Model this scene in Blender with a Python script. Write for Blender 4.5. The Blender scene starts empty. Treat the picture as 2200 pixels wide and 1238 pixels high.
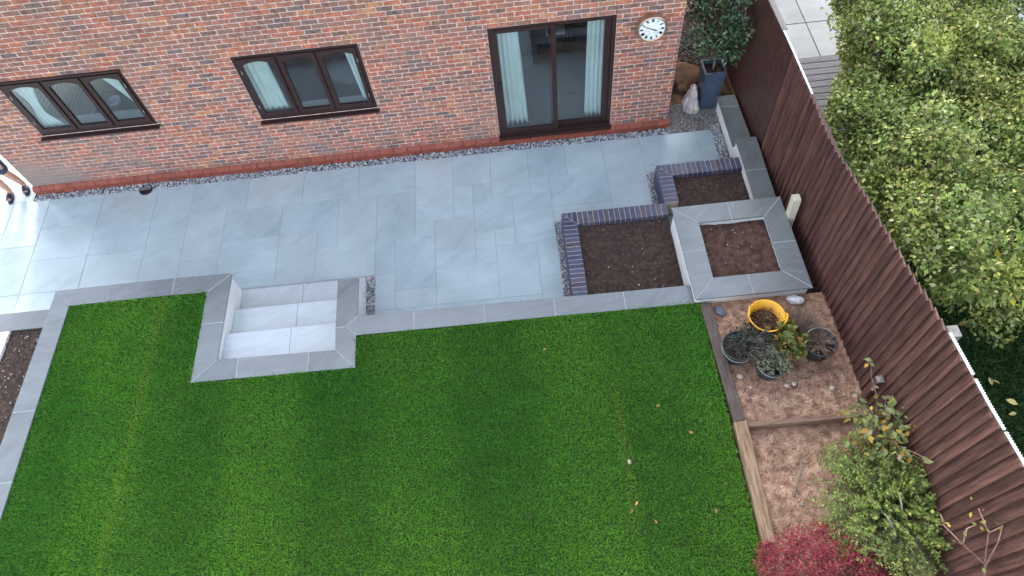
import bpy, bmesh, math, random
import numpy as np
from mathutils import Vector, Matrix

random.seed(7)
RNG = np.random.default_rng(7)
SC = bpy.context.scene
COL = SC.collection

# ---------------------------------------------------------------- camera
cam_d = bpy.data.cameras.new('camera')
cam_d.sensor_width = 36.0
cam_d.lens = 1507.448 / 2200.0 * 36.0
cam_d.clip_start = 0.1
cam_d.clip_end = 1000.0
cam = bpy.data.objects.new('camera', cam_d)
COL.objects.link(cam)
CAM = Vector((1.6234, -7.7469, 8.5851))
_right = Vector((0.99458394, -0.07468992, -0.07227865))
_down = Vector((-0.10125817, -0.8531525, -0.51173976))
_fwd = Vector((-0.02344291, 0.51628696, -0.85609474))
m = Matrix.Identity(4)
for i in range(3):
    m[i][0] = _right[i]; m[i][1] = -_down[i]; m[i][2] = -_fwd[i]; m[i][3] = CAM[i]
cam.matrix_world = m
SC.camera = cam

# ---------------------------------------------------------------- sky, sun, exposure
SUN_EL, SUN_AZ = math.radians(33.0), math.radians(-11.0)
world = bpy.data.worlds.new('World')
SC.world = world
world.use_nodes = True
wn = world.node_tree
sky = wn.nodes.new('ShaderNodeTexSky')
sky.sky_type = 'NISHITA'
sky.sun_disc = False
sky.sun_elevation = SUN_EL
sky.sun_rotation = SUN_AZ
sky.air_density = 0.8
sky.dust_density = 1.2
sky.ozone_density = 1.0
wn.nodes['Background'].inputs[1].default_value = 0.15
haze_hs = wn.nodes.new('ShaderNodeHueSaturation')      # thin high cloud: the whole sky is paler than clear blue
haze_hs.inputs['Saturation'].default_value = 0.47
wn.links.new(sky.outputs[0], haze_hs.inputs['Color'])
wn.links.new(haze_hs.outputs[0], wn.nodes['Background'].inputs[0])
sun_d = bpy.data.lights.new('sun', 'SUN')
sun_d.energy = 0.5
sun_d.angle = math.radians(5)
sun_d.color = (1.0, 0.93, 0.82)
sun = bpy.data.objects.new('sun', sun_d)
COL.objects.link(sun)
_sv = Vector((math.sin(SUN_AZ) * math.cos(SUN_EL), math.cos(SUN_AZ) * math.cos(SUN_EL), math.sin(SUN_EL)))
sun.rotation_euler = (-_sv).to_track_quat('-Z', 'Y').to_euler()
sun.location = (0, 20, 20)
SC.view_settings.view_transform = 'Standard'
SC.view_settings.look = 'None'
SC.view_settings.gamma = 1.0
SC.view_settings.exposure = 2.5
SC.view_settings.use_curve_mapping = False
SC.cycles.max_bounces = 6
SC.cycles.diffuse_bounces = 3
SC.cycles.glossy_bounces = 3
SC.cycles.transparent_max_bounces = 8
SC.cycles.caustics_reflective = False
SC.cycles.caustics_refractive = False

# ---------------------------------------------------------------- helpers
class MB:
    """collects polygons; build() links them as one mesh object"""
    def __init__(s): s.v = []; s.f = []; s.mi = []
    def poly(s, pts, mi=0):
        b = len(s.v); s.v += [tuple(p) for p in pts]; s.f.append(tuple(range(b, b + len(pts)))); s.mi.append(mi); return s
    def faces(s, vs, fs, mi=0):
        b = len(s.v); s.v += [tuple(p) for p in vs]
        for f in fs: s.f.append(tuple(b + i for i in f)); s.mi.append(mi)
        return s
    def box(s, a, b, mi=0, M=None):
        x0, y0, z0 = a; x1, y1, z1 = b
        vs = [(x0,y0,z0),(x1,y0,z0),(x1,y1,z0),(x0,y1,z0),(x0,y0,z1),(x1,y0,z1),(x1,y1,z1),(x0,y1,z1)]
        if M is not None: vs = [tuple(M @ Vector(v)) for v in vs]
        return s.faces(vs, [(0,3,2,1),(4,5,6,7),(0,1,5,4),(1,2,6,5),(2,3,7,6),(3,0,4,7)], mi)
    def prism(s, pts, z0, z1, ch=0.0, mi=0):
        """pts counter-clockwise in plan; ch = chamfer of the top edge"""
        n = len(pts)
        if ch:
            cx = sum(p[0] for p in pts) / n; cy = sum(p[1] for p in pts) / n
            ins = inset(pts, ch)
            vs = [(p[0],p[1],z0) for p in pts] + [(p[0],p[1],z1-ch) for p in pts] + [(p[0],p[1],z1) for p in ins]
            fs = [tuple(reversed(range(n)))] + [(i,(i+1)%n,n+(i+1)%n,n+i) for i in range(n)] + [(n+i,n+(i+1)%n,2*n+(i+1)%n,2*n+i) for i in range(n)] + [tuple(range(2*n,3*n))]
        else:
            vs = [(p[0],p[1],z0) for p in pts] + [(p[0],p[1],z1) for p in pts]
            fs = [tuple(reversed(range(n)))] + [(i,(i+1)%n,n+(i+1)%n,n+i) for i in range(n)] + [tuple(range(n,2*n))]
        return s.faces(vs, fs, mi)
    def tube(s, pts, r0, r1=None, n=6, mi=0, cap=True):
        r1 = r0 if r1 is None else r1
        P = [Vector(p) for p in pts]; k = len(P); vs = []
        for i, p in enumerate(P):
            d = (P[min(i+1,k-1)] - P[max(i-1,0)]).normalized()
            u = d.cross(Vector((0,0,1)) if abs(d.z) < .9 else Vector((1,0,0))).normalized(); w = d.cross(u)
            r = r0 + (r1 - r0) * i / max(1, k-1)
            for j in range(n):
                a = 2*math.pi*j/n; vs.append(p + u*(r*math.cos(a)) + w*(r*math.sin(a)))
        fs = [(i*n+j, i*n+(j+1)%n, (i+1)*n+(j+1)%n, (i+1)*n+j) for i in range(k-1) for j in range(n)]
        if cap: fs += [tuple(reversed(range(n))), tuple(range((k-1)*n, k*n))]
        return s.faces(vs, fs, mi)
    def lathe(s, prof, n=20, c=(0,0,0), mi=0, cap0=False, cap1=False):
        vs = []
        for r, z in prof:
            for j in range(n):
                a = 2*math.pi*j/n; vs.append((c[0]+r*math.cos(a), c[1]+r*math.sin(a), c[2]+z))
        k = len(prof)
        fs = [(i*n+j, i*n+(j+1)%n, (i+1)*n+(j+1)%n, (i+1)*n+j) for i in range(k-1) for j in range(n)]
        if cap0: fs.append(tuple(reversed(range(n))))
        if cap1: fs.append(tuple(range((k-1)*n, k*n)))
        return s.faces(vs, fs, mi)
    def mesh(s, name, mats):
        me = bpy.data.meshes.new(name)
        me.from_pydata(s.v, [], s.f)
        for mt in (mats if isinstance(mats, (list, tuple)) else [mats]): me.materials.append(mt)
        if any(s.mi): me.polygons.foreach_set('material_index', s.mi)
        me.update(); return me
    def build(s, name, mats, parent=None, smooth=False, loc=None):
        return link(name, s.mesh(name, mats), parent, smooth, loc)

def inset(pts, d):
    n = len(pts); out = []
    for i in range(n):
        p0, p1, p2 = Vector(pts[i-1][:2]), Vector(pts[i][:2]), Vector(pts[(i+1) % n][:2])
        a = (p1-p0).normalized(); b = (p2-p1).normalized()
        na = Vector((-a.y, a.x)); nb = Vector((-b.y, b.x))
        k = na + nb; q = k.length_squared
        out.append(tuple(p1 + k * (2*d/q if q > .05 else 0)))
    return out

def link(name, me, parent=None, smooth=False, loc=None):
    o = bpy.data.objects.new(name, me)
    COL.objects.link(o)
    if parent: o.parent = parent
    if loc is not None: o.location = loc
    if smooth and me: me.polygons.foreach_set('use_smooth', [True]*len(me.polygons))
    return o

def empty(name, loc=(0,0,0), rz=0.0):
    o = bpy.data.objects.new(name, None); o.empty_display_size = .1
    o.location = loc; o.rotation_euler = (0,0,rz); COL.objects.link(o); return o

def tag(o, label=None, cat=None, group=None, kind=None):
    if label: o['label'] = label
    if cat: o['category'] = cat
    if group: o['group'] = group
    if kind: o['kind'] = kind
    return o

def np_mesh(name, V, F, mat, col=None, parent=None, smooth=False):
    """V (n,3), F (m,k) equal-sized polygons, col (n,3) linear colours"""
    V = np.asarray(V, np.float32); F = np.asarray(F, np.int32)
    me = bpy.data.meshes.new(name)
    me.vertices.add(len(V)); me.vertices.foreach_set('co', V.ravel())
    k = F.shape[1]
    me.loops.add(F.size); me.loops.foreach_set('vertex_index', F.ravel())
    me.polygons.add(len(F)); me.polygons.foreach_set('loop_start', np.arange(0, F.size, k, dtype=np.int32))
    me.polygons.foreach_set('loop_total', np.full(len(F), k, np.int32))
    if smooth: me.polygons.foreach_set('use_smooth', np.ones(len(F), bool))
    me.update(calc_edges=True)
    if col is not None:
        a = me.color_attributes.new('tint', 'FLOAT_COLOR', 'POINT')
        c = np.ones((len(V), 4), np.float32); c[:, :3] = col
        a.data.foreach_set('color', c.ravel())
    me.materials.append(mat)
    return link(name, me, parent)

def fbm(x, y, scale, seed=0, octs=4):
    r = np.random.default_rng(seed); out = np.zeros_like(np.asarray(x, float)); amp = 1.0; tot = 0
    for o in range(octs):
        s = np.zeros_like(out)
        for _ in range(5):
            a = r.uniform(0, 6.283); k = scale * 2**o * r.uniform(.7, 1.3); ph = r.uniform(0, 6.283)
            s += np.sin((x*np.cos(a) + y*np.sin(a))*k + ph + 1.3*np.sin((x*np.sin(a)-y*np.cos(a))*k*.7+ph*2))
        out += amp*s/5; tot += amp; amp *= .55
    return out/tot

# ---------------------------------------------------------------- materials
def nm(name):
    mt = bpy.data.materials.new(name); mt.use_nodes = True
    return mt, mt.node_tree.nodes, mt.node_tree.links, mt.node_tree.nodes['Principled BSDF']

def pmat(name, c1, c2=None, scale=8.0, rough=.6, bump=0.0, bscale=40.0, metal=0.0, spec=.5, stretch=None, rnd=0.0, rr=0.0, coord='pos', detail=6.0, c3=None, lo=.35, hi=.65, rot=0.0):
    mt, N, L, B = nm(name)
    c2 = c2 or c1
    if coord == 'pos': src = N.new('ShaderNodeNewGeometry').outputs['Position']
    else: src = N.new('ShaderNodeTexCoord').outputs['Object']
    mp = N.new('ShaderNodeMapping'); L.new(src, mp.inputs[0])
    if stretch: mp.inputs['Scale'].default_value = stretch
    mp.inputs['Rotation'].default_value[2] = rot
    oi = N.new('ShaderNodeObjectInfo')
    off = N.new('ShaderNodeVectorMath'); off.operation = 'MULTIPLY_ADD'
    L.new(oi.outputs['Random'], off.inputs[0]); off.inputs[1].default_value = (37.0, 17.0, 7.0) if rnd or rr else (0,0,0)
    L.new(mp.outputs[0], off.inputs[2])
    nz = N.new('ShaderNodeTexNoise'); nz.inputs['Scale'].default_value = scale; nz.inputs['Detail'].default_value = detail
    L.new(off.outputs[0], nz.inputs['Vector'])
    cr = N.new('ShaderNodeValToRGB'); e = cr.color_ramp.elements
    e[0].position = lo; e[0].color = (*c1, 1); e[1].position = hi; e[1].color = (*c2, 1)
    if c3: q = e.new((lo+hi)/2); q.color = (*c3, 1)
    L.new(nz.outputs[0], cr.inputs[0])
    out = cr.outputs[0]
    if rnd:
        hs = N.new('ShaderNodeHueSaturation'); mr = N.new('ShaderNodeMapRange')
        mr.inputs['To Min'].default_value = 1-rnd; mr.inputs['To Max'].default_value = 1+rnd
        L.new(oi.outputs['Random'], mr.inputs[0]); L.new(mr.outputs[0], hs.inputs['Value']); L.new(out, hs.inputs['Color']); out = hs.outputs[0]
    L.new(out, B.inputs['Base Color'])
    B.inputs['Roughness'].default_value = rough; B.inputs['Metallic'].default_value = metal
    B.inputs['Specular IOR Level'].default_value = spec
    if bump:
        b = N.new('ShaderNodeBump'); b.inputs['Strength'].default_value = bump; b.inputs['Distance'].default_value = .02
        n2 = N.new('ShaderNodeTexNoise'); n2.inputs['Scale'].default_value = bscale; n2.inputs['Detail'].default_value = 8
        L.new(off.outputs[0], n2.inputs['Vector']); L.new(n2.outputs[0], b.inputs['Height']); L.new(b.outputs[0], B.inputs['Normal'])
    return mt

def tint_mat(name, rough=.6, transl=0.0, spec=.5, bump=0):
    mt, N, L, B = nm(name)
    at = N.new('ShaderNodeVertexColor'); at.layer_name = 'tint'
    L.new(at.outputs[0], B.inputs['Base Color']); B.inputs['Roughness'].default_value = rough
    B.inputs['Specular IOR Level'].default_value = spec
    if transl:
        tr = N.new('ShaderNodeBsdfTranslucent'); mx = N.new('ShaderNodeMixShader'); mx.inputs[0].default_value = transl
        L.new(at.outputs[0], tr.inputs[0]); L.new(B.outputs[0], mx.inputs[1]); L.new(tr.outputs[0], mx.inputs[2])
        L.new(mx.outputs[0], N['Material Output'].inputs[0])
    return mt

def stone_mat(name, base, warm, dark, rough=.36, bump=.35, vein=1.0, rnd=.1):
    """riven-look porcelain: per-slab tone, slanting veins, shallow cleft relief"""
    mt, N, L, B = nm(name)
    oi = N.new('ShaderNodeObjectInfo'); g = N.new('ShaderNodeNewGeometry')
    off = N.new('ShaderNodeVectorMath'); off.operation = 'MULTIPLY_ADD'; off.inputs[1].default_value = (53., 29., 11.)
    L.new(oi.outputs['Random'], off.inputs[0]); L.new(g.outputs['Position'], off.inputs[2])
    vr = N.new('ShaderNodeVectorRotate'); vr.rotation_type = 'Z_AXIS'
    L.new(off.outputs[0], vr.inputs['Vector'])
    ma = N.new('ShaderNodeMath'); ma.operation = 'MULTIPLY_ADD'; ma.inputs[1].default_value = 1.2; ma.inputs[2].default_value = -1.0
    L.new(oi.outputs['Random'], ma.inputs[0]); L.new(ma.outputs[0], vr.inputs['Angle'])
    mp = N.new('ShaderNodeMapping'); mp.inputs['Scale'].default_value = (1.0, 4.5, 1.0); L.new(vr.outputs[0], mp.inputs[0])
    n1 = N.new('ShaderNodeTexNoise'); n1.inputs['Scale'].default_value = 1.6; n1.inputs['Detail'].default_value = 9; n1.inputs['Roughness'].default_value = .62; n1.inputs['Distortion'].default_value = .7
    L.new(mp.outputs[0], n1.inputs['Vector'])
    cr = N.new('ShaderNodeValToRGB'); e = cr.color_ramp.elements
    e[0].position = .3; e[0].color = (*dark, 1); e[1].position = .72; e[1].color = (*base, 1)
    q = e.new(.52); q.color = tuple(base[i]*.82+dark[i]*.18 for i in range(3)) + (1,)
    L.new(n1.outputs[0], cr.inputs[0])
    mx = N.new('ShaderNodeMix'); mx.data_type = 'RGBA'; mx.inputs[7].default_value = (*warm, 1)
    wr = N.new('ShaderNodeTexWhiteNoise'); wr.noise_dimensions = '1D'; L.new(oi.outputs['Random'], wr.inputs['W'])
    mm = N.new('ShaderNodeMath'); mm.operation = 'MULTIPLY'; mm.inputs[1].default_value = .4
    L.new(wr.outputs['Value'], mm.inputs[0]); L.new(mm.outputs[0], mx.inputs[0]); L.new(cr.outputs[0], mx.inputs[6])
    hs = N.new('ShaderNodeHueSaturation'); mr = N.new('ShaderNodeMapRange'); mr.inputs['To Min'].default_value = 1-rnd; mr.inputs['To Max'].default_value = 1+rnd
    L.new(oi.outputs['Random'], mr.inputs[0]); L.new(mx.outputs[2], hs.inputs['Color'])
    # rain marks and foot dirt running across slabs
    dn = N.new('ShaderNodeTexNoise'); dn.inputs['Scale'].default_value = 1.1; dn.inputs['Detail'].default_value = 8; dn.inputs['Roughness'].default_value = .65; L.new(g.outputs['Position'], dn.inputs['Vector'])
    dm = N.new('ShaderNodeMapRange'); dm.inputs['From Min'].default_value = .3; dm.inputs['From Max'].default_value = .7; dm.inputs['To Min'].default_value = .84; dm.inputs['To Max'].default_value = 1.12; L.new(dn.outputs[0], dm.inputs[0])
    dx = N.new('ShaderNodeMath'); dx.operation = 'MULTIPLY'; L.new(mr.outputs[0], dx.inputs[0]); L.new(dm.outputs[0], dx.inputs[1]); L.new(dx.outputs[0], hs.inputs['Value'])
    L.new(hs.outputs[0], B.inputs['Base Color'])
    B.inputs['Roughness'].default_value = rough
    rm = N.new('ShaderNodeMapRange'); rm.inputs['To Min'].default_value = rough-.08; rm.inputs['To Max'].default_value = rough+.14
    L.new(n1.outputs[0], rm.inputs[0]); L.new(rm.outputs[0], B.inputs['Roughness'])
    b = N.new('ShaderNodeBump'); b.inputs['Strength'].default_value = bump; b.inputs['Distance'].default_value = .012
    L.new(n1.outputs[0], b.inputs['Height']); L.new(b.outputs[0], B.inputs['Normal'])
    return mt

def brick_mat(name, c, stain=True):
    """one fired tone, sand-faced, with soot and lime smears low on the wall"""
    mt, N, L, B = nm(name)
    g = N.new('ShaderNodeNewGeometry')
    n1 = N.new('ShaderNodeTexNoise'); n1.inputs['Scale'].default_value = 22; n1.inputs['Detail'].default_value = 8
    L.new(g.outputs['Position'], n1.inputs['Vector'])
    cr = N.new('ShaderNodeValToRGB'); e = cr.color_ramp.elements
    e[0].position = .3; e[0].color = tuple(v*.62 for v in c)+(1,); e[1].position = .7; e[1].color = tuple(min(1,v*1.3+.01) for v in c)+(1,)
    L.new(n1.outputs[0], cr.inputs[0]); out = cr.outputs[0]
    # kiln marks: ends and patches burnt greyer
    kn = N.new('ShaderNodeTexNoise'); kn.inputs['Scale'].default_value = 7.0; kn.inputs['Detail'].default_value = 5; L.new(g.outputs['Position'], kn.inputs['Vector'])
    km = N.new('ShaderNodeMapRange'); km.inputs['From Min'].default_value = .45; km.inputs['From Max'].default_value = .7; km.inputs['To Max'].default_value = .0 if name == 'mortar' else .75; L.new(kn.outputs[0], km.inputs[0])
    kx = N.new('ShaderNodeMix'); kx.data_type = 'RGBA'; kx.inputs[7].default_value = (.22,.14,.12,1); L.new(km.outputs[0], kx.inputs[0]); L.new(out, kx.inputs[6]); out = kx.outputs[2]
    if stain:
        out = lime(N, L, g, out)
    L.new(out, B.inputs['Base Color']); B.inputs['Roughness'].default_value = .85; B.inputs['Specular IOR Level'].default_value = .25
    b = N.new('ShaderNodeBump'); b.inputs['Strength'].default_value = .5; b.inputs['Distance'].default_value = .006
    n2 = N.new('ShaderNodeTexNoise'); n2.inputs['Scale'].default_value = 90; n2.inputs['Detail'].default_value = 6
    L.new(g.outputs['Position'], n2.inputs['Vector']); L.new(n2.outputs[0], b.inputs['Height']); L.new(b.outputs[0], B.inputs['Normal'])
    return mt

def lime(N, L, g, col):
    """grey slurry wiped over the brickwork by the left corner and thin lime bloom elsewhere"""
    sx = N.new('ShaderNodeSeparateXYZ'); L.new(g.outputs['Position'], sx.inputs[0])
    # distance from the lower left corner of the wall
    vd = N.new('ShaderNodeVectorMath'); vd.operation = 'DISTANCE'; vd.inputs[1].default_value = (-6.2, .2, .25)
    sc = N.new('ShaderNodeMapping'); sc.inputs['Scale'].default_value = (.62, 1, 1.25); sc.inputs['Location'].default_value = (-6.2*.38, 0, -.25*.25)
    L.new(g.outputs['Position'], sc.inputs[0]); L.new(sc.outputs[0], vd.inputs[0])
    nz = N.new('ShaderNodeTexNoise'); nz.inputs['Scale'].default_value = 3.5; nz.inputs['Detail'].default_value = 6; L.new(g.outputs['Position'], nz.inputs['Vector'])
    ad = N.new('ShaderNodeMath'); ad.operation = 'MULTIPLY_ADD'; ad.inputs[1].default_value = .9; L.new(nz.outputs[0], ad.inputs[0]); L.new(vd.outputs['Value'], ad.inputs[2])
    mr = N.new('ShaderNodeMapRange'); mr.inputs['From Min'].default_value = 1.35; mr.inputs['From Max'].default_value = .75; mr.inputs['To Min'].default_value = 0; mr.inputs['To Max'].default_value = .85
    L.new(ad.outputs[0], mr.inputs[0])
    # thin bloom below 1 m
    mz = N.new('ShaderNodeMapRange'); mz.inputs['From Min'].default_value = 1.1; mz.inputs['From Max'].default_value = .2; mz.inputs['To Max'].default_value = .9; L.new(sx.outputs['Z'], mz.inputs[0])
    n3 = N.new('ShaderNodeTexNoise'); n3.inputs['Scale'].default_value = 1.7; n3.inputs['Detail'].default_value = 9; L.new(g.outputs['Position'], n3.inputs['Vector'])
    m3 = N.new('ShaderNodeMapRange'); m3.inputs['From Min'].default_value = .52; m3.inputs['From Max'].default_value = .68; m3.inputs['To Max'].default_value = .55; L.new(n3.outputs[0], m3.inputs[0])
    mu = N.new('ShaderNodeMath'); mu.operation = 'MULTIPLY'; L.new(mz.outputs[0], mu.inputs[0]); L.new(m3.outputs[0], mu.inputs[1])
    mxm = N.new('ShaderNodeMath'); mxm.operation = 'MAXIMUM'; L.new(mr.outputs[0], mxm.inputs[0]); L.new(mu.outputs[0], mxm.inputs[1])
    mx = N.new('ShaderNodeMix'); mx.data_type = 'RGBA'; mx.inputs[7].default_value = (.24, .19, .165, 1)
    L.new(mxm.outputs[0], mx.inputs[0]); L.new(col, mx.inputs[6]); return mx.outputs[2]

BRICKS = [brick_mat('brick_red', (.4,.135,.082)), brick_mat('brick_russet', (.35,.135,.084)), brick_mat('brick_plum', (.235,.118,.088)),
          brick_mat('brick_plum_brown', (.28,.13,.09)), brick_mat('brick_grey_blue', (.165,.11,.098)), brick_mat('brick_orange', (.42,.19,.095)),
          brick_mat('brick_dark', (.18,.1,.078)), brick_mat('brick_salmon', (.4,.165,.11))]
BW = [.18, .22, .18, .18, .07, .06, .04, .07]
M_MORTAR = brick_mat('mortar', (.6,.48,.42))
M_PLINTH = pmat('plinth_red', (.21,.048,.028), (.29,.078,.045), 9, .7, .3, 60, rnd=.12)
M_FACADE, _N, _L, _B = nm('brickwork_far')
_g = _N.new('ShaderNodeNewGeometry'); _s = _N.new('ShaderNodeSeparateXYZ'); _a = _N.new('ShaderNodeMath'); _c = _N.new('ShaderNodeCombineXYZ'); _bt = _N.new('ShaderNodeTexBrick')
_L.new(_g.outputs['Position'], _s.inputs[0]); _L.new(_s.outputs[0], _a.inputs[0]); _L.new(_s.outputs[1], _a.inputs[1]); _L.new(_a.outputs[0], _c.inputs[0]); _L.new(_s.outputs[2], _c.inputs[1])
_L.new(_c.outputs[0], _bt.inputs[0]); _bt.inputs['Scale'].default_value = 1.0; _bt.inputs['Brick Width'].default_value = .225; _bt.inputs['Row Height'].default_value = .075; _bt.inputs['Mortar Size'].default_value = .005
_bt.inputs['Color1'].default_value = (.3,.1,.068,1); _bt.inputs['Color2'].default_value = (.16,.085,.075,1); _bt.inputs['Mortar'].default_value = (.42,.33,.29,1)
_L.new(_bt.outputs[0], _B.inputs['Base Color']); _B.inputs['Roughness'].default_value = .85
M_ROOF = pmat('roof_tile', (.09,.05,.04), (.14,.08,.06), 5, .8, .4, 20)
M_FRAME = pmat('mahogany_frame', (.021,.0075,.007), (.034,.013,.0115), 14, .45, .05, 120, stretch=(8,8,1))
M_SILLW = pmat('interior_white', (.78,.8,.8), (.72,.75,.76), 3, .5)
M_CURT = pmat('curtain', (.7,.8,.76), (.78,.85,.8), 6, .85, .12, 60)
M_CARPET = pmat('carpet', (.32,.3,.29), (.4,.38,.36), 60, .95)
M_ROOM = pmat('room_wall', (.26,.25,.24), (.32,.31,.29), 2, .9)
M_BLACK = pmat('black_plastic', (.012,.012,.014), (.022,.022,.025), 20, .42, .1, 60)
M_SLAB = stone_mat('porcelain_patio', (.42,.525,.55), (.48,.53,.51), (.355,.455,.485), .2, .2, rnd=.05)
M_COPE = stone_mat('porcelain_coping', (.178,.202,.207), (.2,.212,.2), (.125,.145,.152), .22, .3, rnd=.08)
M_STEP = stone_mat('porcelain_tread', (.5,.56,.58), (.53,.57,.555), (.42,.485,.505), .24, .3)
M_GROUT = pmat('grout_patio', (.3,.34,.35), (.4,.44,.45), 9, .9)
M_GROUTL = pmat('grout_light', (.4,.42,.42), (.5,.52,.51), 9, .9)
M_RENDER = pmat('white_render', (.72,.72,.69), (.78,.78,.76), 4, .8, .25, 140)
M_BLUEB = [pmat('engineering_brick_%d' % i, c, tuple(v*1.5 for v in c), 14, .38, .25, 60, rnd=.2) for i, c in enumerate([(.045,.055,.09),(.06,.066,.1),(.036,.045,.08),(.065,.06,.075)])]
M_BLUEM = pmat('brick_joint_buff', (.4,.34,.3), (.5,.43,.37), 20, .9, .3, 60)
M_SOIL = pmat('topsoil', (.034,.02,.015), (.085,.052,.038), 18, .95, .9, 55, c3=(.055,.033,.025), rr=.01)
M_SOILR = pmat('red_soil', (.22,.11,.068), (.66,.43,.29), 11, .95, 1.0, 70, c3=(.45,.26,.165), detail=14, lo=.3, hi=.7)
M_SOILO = pmat('ochre_soil', (.14,.075,.04), (.26,.15,.08), 8, .95, .9, 40)
M_GROUND = pmat('ground', (.03,.05,.018), (.05,.075,.025), 3, .95)
M_LAWNB = pmat('lawn_base', (.012,.04,.008), (.03,.07,.012), 30, .95, .6, 120)
M_STONE = tint_mat('gravel_stone', .6)
M_LEAF = tint_mat('leaf', .6, .25, .25)
M_GLOSSLEAF = tint_mat('glossy_leaf', .17, .08, .6)
M_GRASS = tint_mat('grass_blade', .55, .25, .3)
M_BARK = pmat('bark', (.11,.08,.055), (.2,.155,.11), 20, .9, .6, 60)
M_TWIG = pmat('dry_twig', (.2,.15,.11), (.34,.27,.2), 20, .85)
M_FENCE = pmat('stained_timber', (.07,.029,.0215), (.175,.084,.064), 5, .6, .6, 30, stretch=(7,7,.45), rnd=.26, c3=(.115,.05,.038))
M_FENCEF = pmat('stained_panel', (.05,.023,.019), (.085,.04,.032), 4, .42, .25, 18, stretch=(3,3,1.2), rnd=.1)
M_SLEEP = pmat('weathered_sleeper', (.2,.12,.068), (.37,.25,.15), 5, .85, .6, 30, stretch=(9,1,9))
M_SLEEPD = pmat('dark_sleeper', (.085,.06,.048), (.15,.11,.085), 5, .85, .6, 30, stretch=(9,1,9))
M_SLEEPX = pmat('cross_sleeper_wood', (.17,.1,.065), (.3,.2,.13), 5, .85, .6, 30, stretch=(1,9,9))
M_CREAM = pmat('cream_timber', (.55,.5,.38), (.68,.63,.5), 7, .7, .3, 40, stretch=(6,6,.8))
M_GREYT = pmat('grey_timber', (.2,.18,.16), (.3,.28,.25), 8, .85, .4, 40, stretch=(6,6,.8))
M_CONC = pmat('concrete', (.17,.165,.155), (.25,.245,.23), 12, .9, .4, 80)
M_WHITEP = pmat('white_plastic', (.72,.73,.72), (.8,.8,.79), 8, .45)
M_YELLOW = pmat('yellow_plastic', (.75,.36,.015), (.85,.45,.03), 5, .38, .08, 30)
M_BUCKET = pmat('rubber_bucket', (.02,.022,.026), (.045,.047,.05), 9, .55, .2, 40)
M_TERRA = pmat('terracotta', (.4,.13,.06), (.5,.19,.1), 10, .8, .2, 50)
M_WIRE = pmat('galvanised_wire', (.5,.5,.5), (.6,.6,.6), 10, .35, metal=.8)
M_BLUEPOT = pmat('glazed_blue_pot', (.035,.055,.085), (.06,.085,.125), 5, .34, .1, 25)
M_COPPER = pmat('copper_rim', (.45,.3,.22), (.6,.42,.32), 10, .32, .1, 40, metal=.85)
M_FACE = pmat('clock_face_white', (.74,.77,.78), (.78,.8,.8), 4, .35)
M_INK = pmat('clock_ink', (.015,.015,.018), None, 4, .5)
M_INKL = pmat('clock_pale_ink', (.38,.42,.45), None, 4, .5)
M_SACK = pmat('sack_plastic', (.3,.25,.29), (.7,.64,.54), 5, .4, .6, 26, c3=(.5,.44,.42))
M_SACKB = pmat('blue_film', (.06,.22,.38), (.2,.4,.52), 9, .35, .4, 30)
M_GREENP = pmat('green_cane', (.03,.075,.05), (.05,.11,.07), 12, .5)
M_PAPER = pmat('crumpled_paper', (.66,.66,.66), (.8,.8,.79), 12, .7, .6, 40)
M_SLATE = pmat('blue_slate', (.07,.085,.12), (.13,.15,.19), 14, .5, .3, 40)
M_DECK = pmat('grey_deck', (.1,.1,.11), (.17,.17,.18), 6, .8, .3, 40, stretch=(1,9,1), rnd=.12)
M_NPAVE = stone_mat('neighbour_paving', (.25,.26,.255), (.27,.265,.245), (.2,.21,.205), .55, .25)
M_SKIN = pmat('skin', (.42,.22,.15), (.5,.28,.2), 12, .5)
M_SHORTS = pmat('denim', (.02,.035,.06), (.035,.055,.09), 30, .9, .2, 150)
M_SHIRT = pmat('grey_cotton', (.05,.055,.065), (.075,.08,.09), 30, .9, .2, 150)
M_SANDAL = pmat('navy_rubber', (.012,.014,.04), (.025,.027,.06), 20, .6)
M_SOLE = pmat('grey_sole', (.2,.19,.18), (.28,.27,.25), 20, .7)
M_HAIR = pmat('brown_hair', (.035,.022,.014), (.06,.04,.025), 60, .6)
M_FURN = pmat('dark_furniture', (.018,.013,.011), (.035,.026,.022), 10, .5)
M_CLOTH = pmat('pale_cloth', (.45,.5,.56), (.56,.6,.64), 6, .85, .3, 20)

M_GLASS, _N, _L, _B = nm('window_glass')
_N.remove(_B); _t = _N.new('ShaderNodeBsdfTransparent'); _t.inputs[0].default_value = (.86,.9,.9,1)
_gl = _N.new('ShaderNodeBsdfGlossy'); _gl.inputs['Roughness'].default_value = .01; _lw = _N.new('ShaderNodeLayerWeight'); _pw = _N.new('ShaderNodeMath'); _pw.operation = 'POWER'; _pw.inputs[1].default_value = 4.0; _L.new(_lw.outputs['Facing'], _pw.inputs[0]); _fr = _N.new('ShaderNodeMath'); _fr.operation = 'MULTIPLY_ADD'; _fr.inputs[1].default_value = .9; _fr.inputs[2].default_value = .11; _L.new(_pw.outputs[0], _fr.inputs[0])
_mx = _N.new('ShaderNodeMixShader'); _L.new(_fr.outputs[0], _mx.inputs[0]); _L.new(_t.outputs[0], _mx.inputs[1]); _L.new(_gl.outputs[0], _mx.inputs[2]); _L.new(_mx.outputs[0], _N['Material Output'].inputs[0])

# ================================================================ GROUND
g = MB().poly([(-300,-300,-.12),(300,-300,-.12),(300,300,-.12),(-300,300,-.12)]).build('ground', M_GROUND); tag(g, kind='structure')

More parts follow.
